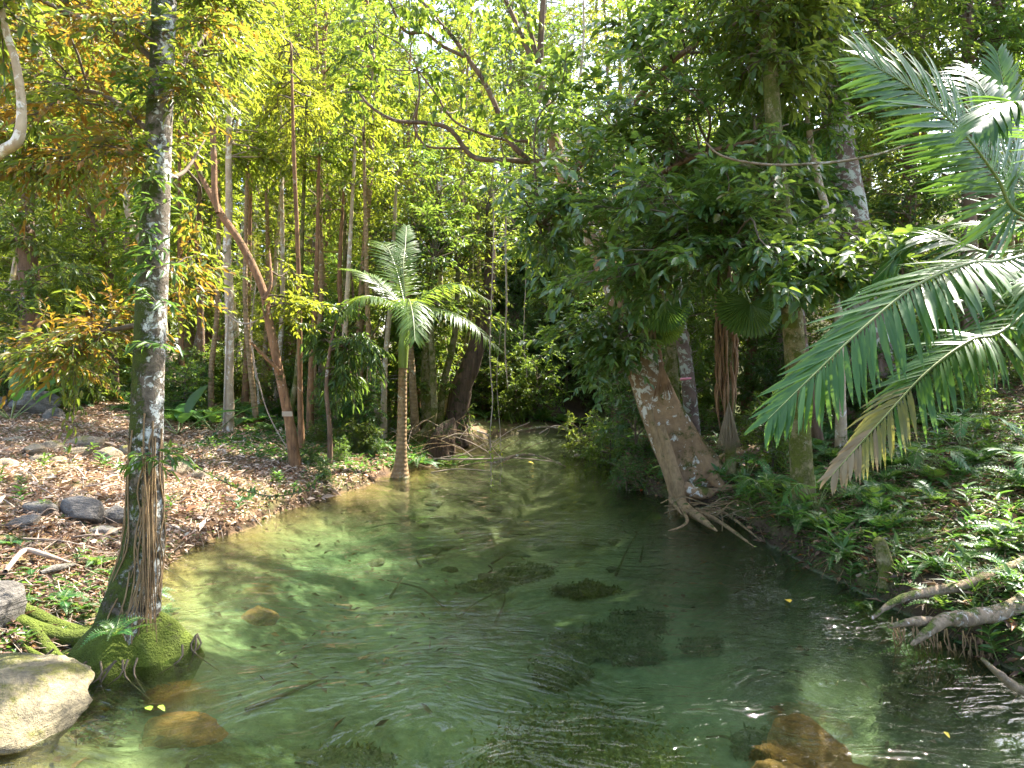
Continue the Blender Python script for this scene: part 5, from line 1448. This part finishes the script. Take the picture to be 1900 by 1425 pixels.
wood('root_log', 'thick pale bare root jutting over the water at the lower right', RL([(2060, 1120, 4.9), (1960, 1140, 4.75), (1880, 1148, 4.6), (1800, 1146, 4.5), (1755, 1150, 4.42), (1722, 1172, 4.36), (1692, 1196, 4.3)]), [.065, .06, .055, .055, .045, .032, .012], 'root', 'root', 18, .26, 70)
wood('root_log', 'short blunt pale root beside the thick one at the lower right', RL([(1790, 1150, 4.6), (1745, 1154, 4.5), (1700, 1153, 4.42), (1650, 1162, 4.36)]), [.025, .034, .03, .014], 'root', 'root', 12, .22, 34)
wood('root_log', 'long tan root curving down to the water behind the sedge tuft at right', RL([(2020, 1075, 5.3), (1900, 1088, 5.15), (1800, 1098, 5.0), (1730, 1098, 4.9), (1680, 1108, 4.82), (1645, 1126, 4.75), (1618, 1148, 4.7)]), [.042, .038, .036, .034, .03, .022, .010], 'root', 'root', 12, .24, 60)
wood('root_log', 'thin tan root lying above the long curving one at right', RL([(1930, 1078, 5.5), (1860, 1072, 5.5), (1790, 1080, 5.45)]), [.03, .028, .012], 'root', 'root', 8, .2)
wood('root_log', 'bare root bent down into the water at the right frame edge', RL([(2000, 1290, 4.0), (1900, 1280, 3.95), (1855, 1252, 3.9), (1822, 1222, 3.86)]), [.038, .03, .022, .009], 'root', 'root', 10, .26, 36)
for k in range(60):                                       # fine hanging roots below the undercut bank
    px = r_.uniform(1650, 1900); py = np.interp(px, [1650, 1900], [1140, 1190]) + r_.uniform(0, 40); dd = np.interp(px, [1650, 1900], [4.85, 4.4])
    p0 = P(px, py, dd); L = r_.uniform(.12, .34)
    wood('hanging_root', 'fine brown root hanging from the undercut right bank', [p0, p0 + [r_.normal(0, .02), -.04, -L * .5], p0 + [r_.normal(-.04, .06), -.08, -L]], [.005, .004, .0015], 'vine', 'root', 4, 0, 9, group='fine roots of the undercut bank')
wood('stump', 'short mossy stub standing on the right bank edge', [P(1650, 1100, 5.6), P(1645, 1060, 5.65), P(1636, 1015, 5.7), P(1628, 1002, 5.7)], [.085, .065, .055, .045], 'greentrunk', 'stump', 14, .2, 24)
wood('root', 'mossy root sloping from the green-mossed trunk to the water', [P(1500, 990, 7.3), P(1530, 1010, 7.0), P(1570, 1060, 6.5), P(1600, 1090, 6.1)], [.07, .05, .04, .02], 'greentrunk', 'root', 10, .2)
for k, (pts, lab) in enumerate([([(1395, 1000), (1415, 1012), (1440, 1020)], 'twisted root at the waterline below the leaning trunk'), ([(1560, 1000), (1600, 960), (1640, 940)], 'thin brown stick lying among herbs right of the green-mossed trunk'), ([(1700, 1010), (1780, 985), (1840, 950)], 'long dark stick slanting up the right bank'),
                                ([(1620, 1010), (1680, 1000), (1740, 1005)], 'pale stick on the right bank above the stub'), ([(1800, 1020), (1860, 1020), (1920, 1030)], 'pale stick near the right frame edge'), ([(1590, 1075), (1640, 1060), (1700, 1068)], 'thin stick on the bank edge by the stub'), ([(1640, 900), (1660, 880), (1690, 870)], 'short broken stick below the fronds')]):
    wood('stick', lab, [GP(a, c_, .03) for a, c_ in pts], [.016, .014, .008], 'root' if k % 2 else 'vine', 'stick', 6, .15, seed=k)
# driftwood and sticks on the left bank
wood('driftwood', 'bleached grey driftwood branch on the left bank behind the mossy boulder', [GP(10, 1075, .06), GP(45, 1045, .10), GP(85, 1048, .08), GP(130, 1055, .05)], [.016, .024, .02, .006], 'twigpale', 'driftwood', 10, .25, 30)
wood('driftwood', 'flat grey wood slab with moss on the left bank', [GP(75, 1075, .05), GP(105, 1068, .06), GP(140, 1058, .05)], [.012, .032, .01], 'rock', 'driftwood', 10, .25, 20)
for k in range(26):
    px = r_.uniform(10, 560); py = r_.uniform(860, 1010)
    p = GP(px, py, .03)
    if p[0] > -2.4 or creek_sd(p[:1], p[1:2])[0][0] < .05: continue
    a = r_.uniform(0, 3.14); L = r_.uniform(.2, .7); q_ = p + [math.cos(a) * L, math.sin(a) * L * .6, 0]; q_[2] = gz(q_[0], q_[1]) + .05
    wood('stick', 'dry pale stick lying on the sunlit litter of the left bank', [p, (p + q_) / 2 + [0, 0, r_.uniform(.0, .06)], q_], [.010, .008, .004], 'twigpale', 'stick', 5, .1, 8, group='sticks on the sunlit bank')
# fallen branches across the head of the pool
fb_specs = [([(640, 820), (720, 830), (800, 850), (880, 852), (960, 850), (1040, 858)], .018, 12.6), ([(770, 800), (790, 780), (830, 800), (880, 815), (910, 845)], .014, 13.2), ([(910, 862), (960, 845), (1000, 846), (1050, 865)], .028, 12.4),
            ([(885, 800), (905, 808), (912, 830), (935, 858)], .02, 13.0), ([(720, 860), (780, 835), (840, 812)], .012, 12.8), ([(700, 835), (760, 862), (830, 868)], .014, 12.2), ([(820, 862), (870, 838), (905, 820)], .013, 12.7), ([(850, 866), (900, 858), (960, 868)], .012, 12.3), ([(960, 800), (1010, 792), (1060, 800), (1110, 820)], .025, 15.0), ([(1000, 805), (1035, 790), (1090, 812)], .014, 15.2),
            ([(1010, 810), (1020, 796), (1012, 785)], .010, 15.3), ([(1065, 845), (1110, 840), (1160, 828)], .03, 13.2), ([(780, 870), (815, 850), (870, 842)], .010, 12.4), ([(740, 850), (800, 868), (850, 880)], .010, 12.0), ([(690, 815), (740, 800), (790, 830)], .012, 13.0), ([(800, 878), (850, 870), (910, 874)], .011, 11.8)]
for k, (pts, rr_, D) in enumerate(fb_specs):
    pp = [P(a, c_, D + r_.normal(0, .12)) for a, c_ in pts]
    for p in pp: p[2] = max(p[2], .0)
    wood('fallen_branch', ('thick ' if rr_ > .019 else 'slender ') + ('pale' if k % 3 == 0 else 'tan') + ' fallen branch ' + ('at the far riffle' if D > 14 else 'by the rotten stump' if pts[0][0] < 750 else 'under the hanging vines' if pts[0][0] < 1000 else 'below the feathery bush'), pp, [rr_, rr_ * .85, rr_ * .4], 'root' if k % 3 else 'twigpale', 'branch', 6, .12, 24, seed=k, group='fallen branches at the head of the pool')
for k in range(40):
    x0 = P(r_.uniform(690, 930), r_.uniform(810, 870), r_.uniform(12, 13.2)); x0[2] = max(0.02, x0[2]); L = r_.uniform(.4, 1.1); a = r_.uniform(-.9, 3.6)
    x1 = x0 + [math.cos(a) * L, math.sin(a) * L, r_.uniform(-.2, .8) * L]
    wood('fallen_branch', ('pale' if k % 2 else 'brown') + ' broken twig ' + ('left of' if x0[0] < -1.7 else 'right of' if x0[0] > -.9 else 'in front of') + ' the rotten stump at the head of the pool', [x0, (x0 + x1) / 2 + [0, 0, .05], x1], [.008, .006, .003], 'twigpale' if k % 2 else 'vine', 'branch', 4, 0, 8, group='fallen branches at the head of the pool')
# root ball at the waterline and dark stump at the head of the pool
rbm = thing('root_ball', 'tangle of bare roots at the waterline left of the leaning trunk', 'root', P(1172, 905, 10.3))
bb = np.array(rbm.location)
for k in range(46):
    a = r_.uniform(0, 6.28); e = r_.uniform(-.2, 1.4); v0 = np.array([math.cos(a) * math.cos(e) * .26, math.sin(a) * math.cos(e) * .2, math.sin(e) * .26]); v1 = nrm(r_.normal(size=3)) * [.26, .2, .2]; v1[2] = abs(v1[2])
    mb = MB(); tube(mb, [v0, (v0 + v1) * .62 + r_.normal(0, .03, 3), v1], [.008, .012, .005], 4, 9); link('root', mb.mesh('ball_root', M['root' if k % 3 else 'vine']), rbm)
wood('stump', 'dark rotten stump with hanging roots at the head of the pool', [P(812, 862, 13.0) - [0, 0, .1], P(815, 835, 13.0), P(822, 812, 13.0), P(834, 790, 13.1), P(842, 776, 13.1)], [.30, .25, .20, .13, .03], 'darkbark', 'stump', 26, .55, 34, lobes=(5, [.3, .3, .25, .2, .1], 0))
for k in range(26):
    px = r_.uniform(790, 850); p0 = P(px, r_.uniform(795, 815), 12.75); L = r_.uniform(.2, .5)
    wood('hanging_root', 'dark fine root trailing from the rotten stump', [p0, p0 + [r_.normal(.02, .04), -.03, -L * .5], p0 + [r_.normal(.08, .08), -.04, -L]], [.008, .006, .003], 'darkbark', 'root', 4, 0, 8, group='fine roots of the rotten stump')

rt = thing('root_tangle', 'tangle of thin roots and flood twigs at the foot of the leaning tree', 'root', (2.35, 8.35, .02))
for k in range(40):
    x0 = r_.uniform(-.6, .6); y0 = -x0 * .75 + r_.normal(0, .14); L = r_.uniform(.2, .6); a = r_.uniform(-1.4, .6)
    p0 = np.array([x0, y0, r_.uniform(.0, .16)]); p2 = p0 + [math.cos(a) * L, math.sin(a) * L, r_.uniform(-.12, .10)]
    mb = MB(); tube(mb, [p0, (p0 + p2) / 2 + r_.normal(0, .04, 3) + [0, 0, .03], p2], [.007, .006, .002], 5, 9, .15); link('root', mb.mesh('tangle_root', M['vine' if k % 3 else 'root']), rt)

# hanging leafy vines over the pool
def hang_vine(label, pts, D, rr_=.008, leafn=70, ls=.05):
    pts = [P(a, c_, D) for a, c_ in pts]; b = pts[-1]
    o = thing('hanging_vine', label, 'vine', b)
    mb = MB(); c, _ = tube(mb, np.array(pts) - b, [rr_, rr_, rr_ * .6], 5, 50, cap=False); link('stem', mb.mesh('vine_stem', M['twigpale']), o)
    r = np.random.default_rng(int(D * 100)); i = r.integers(0, 50, leafn); mb = MB()
    leaves(mb, c[i] + r.normal(0, .015, (leafn, 3)), r.normal(0, 1, (leafn, 3)) - UP * .6, UP + r.normal(0, .6, (leafn, 3)), ls * r.uniform(.6, 1.4, leafn), ls * .6, LEAF6)
    link('leaves', mb.mesh('vine_leaves', M['bright']), o)


hang_vine('long leafy vine hanging straight down over the pool in the middle', [(915, 330), (916, 430), (912, 560), (909, 660), (914, 740), (910, 800), (911, 860), (912, 905)], 10.2, .010, 130)
hang_vine('thicker pale vine hanging behind the long leafy one', [(940, 330), (938, 440), (940, 560), (937, 640), (942, 720)], 11.6, .016, 60)
hang_vine('thin vine with a hooked end hanging beside the long leafy one', [(930, 600), (922, 700), (928, 800), (930, 870), (926, 905), (914, 910)], 10.6, .005, 40)
hang_vine('slim vine strand hanging before the dark slope', [(975, 380), (976, 500), (972, 620), (978, 700)], 13.0, .008, 30)

# thin vine branch with small leaves over the sunny bank
o = thing('trailing_branch', 'thin trailing branch of small dark leaves in front of the sunny bank', 'branch', P(330, 850, 5.4))
b = np.array(o.location); mb = MB()
c, _ = tube(mb, np.array([P(a, c_, 5.4) for a, c_ in [(300, 845), (345, 858), (400, 885), (440, 905), (500, 920), (560, 912), (590, 890), (612, 868)]]) - b, [.008, .006, .003], 5, 50)
link('stem', mb.mesh('trail_stem', M['twig']), o)
i = np.repeat(np.arange(8, 49), 3); n = len(i); mb = MB()
leaves(mb, c[i], r_.normal(0, .7, (n, 3)) + [0, 0, .3], UP + r_.normal(0, .4, (n, 3)), .05, .022, LEAF6); link('leaves', mb.mesh('trail_leaves', M['dark']), o)

# ------------------------------------------------------------------ 10  litter, twigs, ground cover
def litter(n, xf, yl, yh, mat, name, label, size, seed, keep):
    r = np.random.default_rng(seed)
    y = yl + (yh - yl) * r.uniform(0, 1, n) ** 1.0; x = xf(y, r.uniform(0, 1, n))
    sd, side = creek_sd(x, y); ok = keep(sd, side, x, y); x, y = x[ok], y[ok]; n = len(x)
    z = height(x, y) + r.uniform(.005, .03, n)
    a = r.uniform(0, 6.28, n); d = np.stack([np.cos(a), np.sin(a), r.normal(0, .3, n)], -1)
    mb = MB(); leaves(mb, np.stack([x, y, z], -1), d, UP + r.normal(0, .45, (n, 3)), size * r.uniform(.35, 1.7, n), size * .42 * r.uniform(.7, 1.3, n), LEAF4)
    return tag(link(name, mb.mesh(name, M[mat])), label, 'litter' if 'litter' in name else 'ground cover', kind='stuff')


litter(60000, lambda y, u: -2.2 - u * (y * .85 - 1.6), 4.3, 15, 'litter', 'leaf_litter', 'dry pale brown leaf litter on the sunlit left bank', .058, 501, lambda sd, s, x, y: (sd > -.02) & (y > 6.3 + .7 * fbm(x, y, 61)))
litter(14000, lambda y, u: -2.1 - u * (y * .85 - 1.5), 3.6, 7, 'litterdark', 'leaf_litter', 'brown leaf litter toned for shadow around the mossy roots of the near left bank', .06, 507, lambda sd, s, x, y: (sd > -.02) & (y < 6.6 + .7 * fbm(x, y, 61)))  # near-left bank shadow put into the litter colour
litter(9000, lambda y, u: -2.1 - u * (y * .85 - 1.5), 3.8, 6.8, 'herb', 'ground_cover', 'tiny green plants and moss around the near left roots', .05, 508, lambda sd, s, x, y: (sd > .02) & (fbm(x * 1.4, y * 1.4, 79) > -.02))
litter(2600, lambda y, u: -2.2 - u * (y * .85 - 1.6), 4.3, 13, 'litter', 'leaf_litter', 'larger curled dead leaves lying on the left bank', .13, 506, lambda sd, s, x, y: (sd > -.02) & (y > 6.2))
litter(16000, lambda y, u: 1.4 + u * (y * .85 - .9), 3.8, 14, 'litterdark', 'leaf_litter', 'dark brown leaf litter on the shaded right bank', .085, 502, lambda sd, s, x, y: (sd > -.02) & (s > 0))
litter(100000, lambda y, u: 1.4 + u * (y * .85 - .9), 3.8, 14, 'herb', 'ground_cover', 'carpet of tiny green leaves and moss on the right bank', .048, 503, lambda sd, s, x, y: (sd > .0) & (s > 0) & (fbm(x * 1.1, y * 1.1, 77) > -.16))
litter(16000, lambda y, u: -5 + u * 4, 10.5, 17, 'herb', 'ground_cover', 'low green plants on the dark bank around the palm', .09, 504, lambda sd, s, x, y: (sd > .1) & (s < 0))
litter(9000, lambda y, u: -2.2 - u * (y * .85 - 1.6), 4.2, 14, 'herb', 'ground_cover', 'scattered tiny green sprouts on the left bank', .05, 505, lambda sd, s, x, y: (sd > .0) & (fbm(x * .9, y * .9, 78) > .04))


litter(1400, lambda y, u: -3 + 6 * u, 3.0, 11, 'litterdark', 'sunken_leaf_litter', 'dead leaves sunk on the creek bed', .085, 509, lambda sd, s, x, y: (sd < -.1) & (fbm(x * .8, y * .8, 80) > -.02))


def twigs(n, xf, yl, yh, mat, name, label, seed, keep):
    r = np.random.default_rng(seed)
    y = r.uniform(yl, yh, n); x = xf(y, r.uniform(0, 1, n))
    sd, side = creek_sd(x, y); ok = keep(sd, side); x, y = x[ok], y[ok]; n = len(x)
    a = r.uniform(0, 6.28, n); L = r.uniform(.08, .34, n)
    x2, y2 = x + np.cos(a) * L, y + np.sin(a) * L
    p0 = np.stack([x, y, height(x, y) + .015], -1); p1 = np.stack([x2, y2, height(x2, y2) + .02 + r.uniform(0, .05, n)], -1)
    d = nrm(p1 - p0); s = nrm(np.cross(d, UP)); u = np.cross(d, s); w0 = r.uniform(.003, .007, n)[:, None]
    v = np.stack([p0 + s * w0, p0 + u * w0, p0 - s * w0, p1 + s * w0 * .6, p1 + u * w0 * .6, p1 - s * w0 * .6], 1)
    q = (np.array([[0, 1, 4, 3], [1, 2, 5, 4], [2, 0, 3, 5]])[None] + (np.arange(n) * 6)[:, None, None]).reshape(-1, 4)
    return tag(link(name, MB().add(v.reshape(-1, 3), q).mesh(name, M[mat])), label, 'twigs', kind='stuff')


twigs(3500, lambda y, u: -2.2 - u * (y * .85 - 1.6), 4.3, 13, 'twigpale', 'twig_litter', 'dry pale twigs strewn over the left bank', 511, lambda sd, s: sd > 0)
twigs(3000, lambda y, u: 1.4 + u * (y * .85 - .9), 3.8, 12, 'vine', 'twig_litter', 'brown twigs strewn over the right bank', 512, lambda sd, s: (sd > 0) & (s > 0))

# broad ginger-like leaves, marker tag and ribbon
def ginger(x, y, n, s, label):
    o = thing('broad_leaved_plant', label, 'plant', G3(x, y))
    r = np.random.default_rng(int(abs(x) * 100))
    for k in range(n):
        a = k * 6.28 / n + r.normal(0, .3); e = r.uniform(.5, 1.1); d = np.array([math.cos(a) * math.cos(e), math.sin(a) * math.cos(e), math.sin(e)])
        mb = MB(); leaves(mb, d[None] * .35 * s, d[None], np.array([[0, 0, 1.]]) + r.normal(0, .3, (1, 3)), s * r.uniform(.6, .8), .2 * s, leaflet_big); tube(mb, [(0, 0, 0), d * .2 * s, d * .36 * s], [.012, .010, .008], 5, 6, cap=False, m=1)
        link('leaf', mb.mesh('ginger_leaf', [M['herb'], M['rachis']]), o)


leaflet_big = leaflet_tpl(.3, .6, 8)
ginger(at(330, 11.5), 11.5, 6, 1.1, 'broad-leaved plant right behind the mossy trunk')
ginger(at(400, 12.2), 12.2, 5, .9, 'broad-leaved plant left of the straight pale trunk')
ginger(at(20, 11.2), 11.2, 7, 1.3, 'broad-leaved plant by the left frame edge boulder')
g = G('tag_card'); M['card'] = g.done(g.n('BsdfPrincipled', Base_Color=(.32, .26, .18, 1), Roughness=.7).outputs[0])
p = P(533, 768, 10.05); mb = MB()
mb.add(np.array([[x, y, z] for y in (-.008, .008) for z in (-.035, .035) for x in (-.075, .075)]) + [0, 0, 0], [[0, 1, 3, 2], [5, 4, 6, 7], [4, 0, 2, 6], [1, 5, 7, 3], [2, 3, 7, 6], [4, 5, 1, 0]])
tag(link('tree_tag', mb.mesh('tree_tag', M['card'], False), loc=tuple(p)), 'small blank cream tag fixed on the leaning reddish trunk', 'tag')
g = G('ribbon_pink'); M['ribbon'] = g.done(g.n('BsdfPrincipled', Base_Color=(.75, .25, .28, 1), Roughness=.5).outputs[0])
p = P(1272, 703, 11.35); mb = MB(); tube(mb, [(-.09, 0, -.01), (0, -.04, .0), (.09, 0, .01)], [.022, .024, .016], 6, 10, .2)
tag(link('marker_ribbon', mb.mesh('marker_ribbon', M['ribbon']), loc=tuple(p)), 'pink and white marker ribbon tied round the speckled trunk', 'ribbon')

for k in range(16):                                       # waterlogged sticks on the bed
    x, y = r_.uniform(-2.2, 2.2), r_.uniform(3.6, 9.5); a = r_.uniform(0, 3.14); L = r_.uniform(.3, .9)
    q0, q1 = G3(x, y, .03), G3(x + math.cos(a) * L, y + math.sin(a) * L, .05)
    if max(q0[2], q1[2]) > -.12: continue
    wood('sunken_stick', 'dark waterlogged stick lying on the creek bed', [q0, (q0 + q1) / 2 + [r_.normal(0, .05), r_.normal(0, .05), .03], q1], [.016, .013, .006], 'darkbark', 'stick', 6, .2, 12, group='sticks on the creek bed')
# fallen leaves on the water
wl = MB(); leaves(wl, np.array([[-.5, 0, 0]]), np.array([[1., 0, 0]]), np.array([[0, 0, 1.]]), 1, .5, LEAF6)
g = G('leaf_yellow'); M['yleaf'] = g.done(g.n('BsdfPrincipled', Base_Color=(.55, .40, .02, 1), Roughness=.5).outputs[0])
g = G('leaf_green_fallen'); M['gleaf'] = g.done(g.n('BsdfPrincipled', Base_Color=(.22, .35, .03, 1), Roughness=.5).outputs[0])
g = G('leaf_red'); M['rleaf'] = g.done(g.n('BsdfPrincipled', Base_Color=(.60, .07, .02, 1), Roughness=.5).outputs[0])
wm = {k: wl.mesh('fallen_leaf_' + k, M[k]) for k in ('yleaf', 'gleaf', 'rleaf')}
for px, py, k, s, lab in [(1462, 1118, 'yleaf', .12, 'yellow leaf floating near the right bank'), (1403, 1018, 'gleaf', .07, 'small green-yellow leaf floating at the right bank edge'), (1190, 912, 'rleaf', .09, 'red leaf floating beside the root tangle'), (855, 1005, 'gleaf', .06, 'tiny yellow-green leaf on the water in midstream'),
                          (275, 1320, 'gleaf', .09, 'green leaf floating below the moss cushion'), (300, 1320, 'gleaf', .07, 'smaller green leaf floating right of another below the moss cushion'), (1757, 1370, 'yleaf', .05, 'pale yellow leaf on the dark water at the lower right'), (985, 860, 'yleaf', .14, 'orange-yellow leaf caught on the fallen branches')]:
    D = CAMH * F / (py - HY); p = P(px, py, D)
    o = link('fallen_leaf', wm[k], loc=(p[0], p[1], .022)); o.scale = (s, s, s); o.rotation_euler = (0, 0, rs.uniform(0, 6)); tag(o, lab, 'leaf')

for p in tall + broad + under + shrub:                    # a kind that found no place is dropped
    if p.name not in USED:
        for ch in list(p.children): bpy.data.objects.remove(ch)
        bpy.data.objects.remove(p)
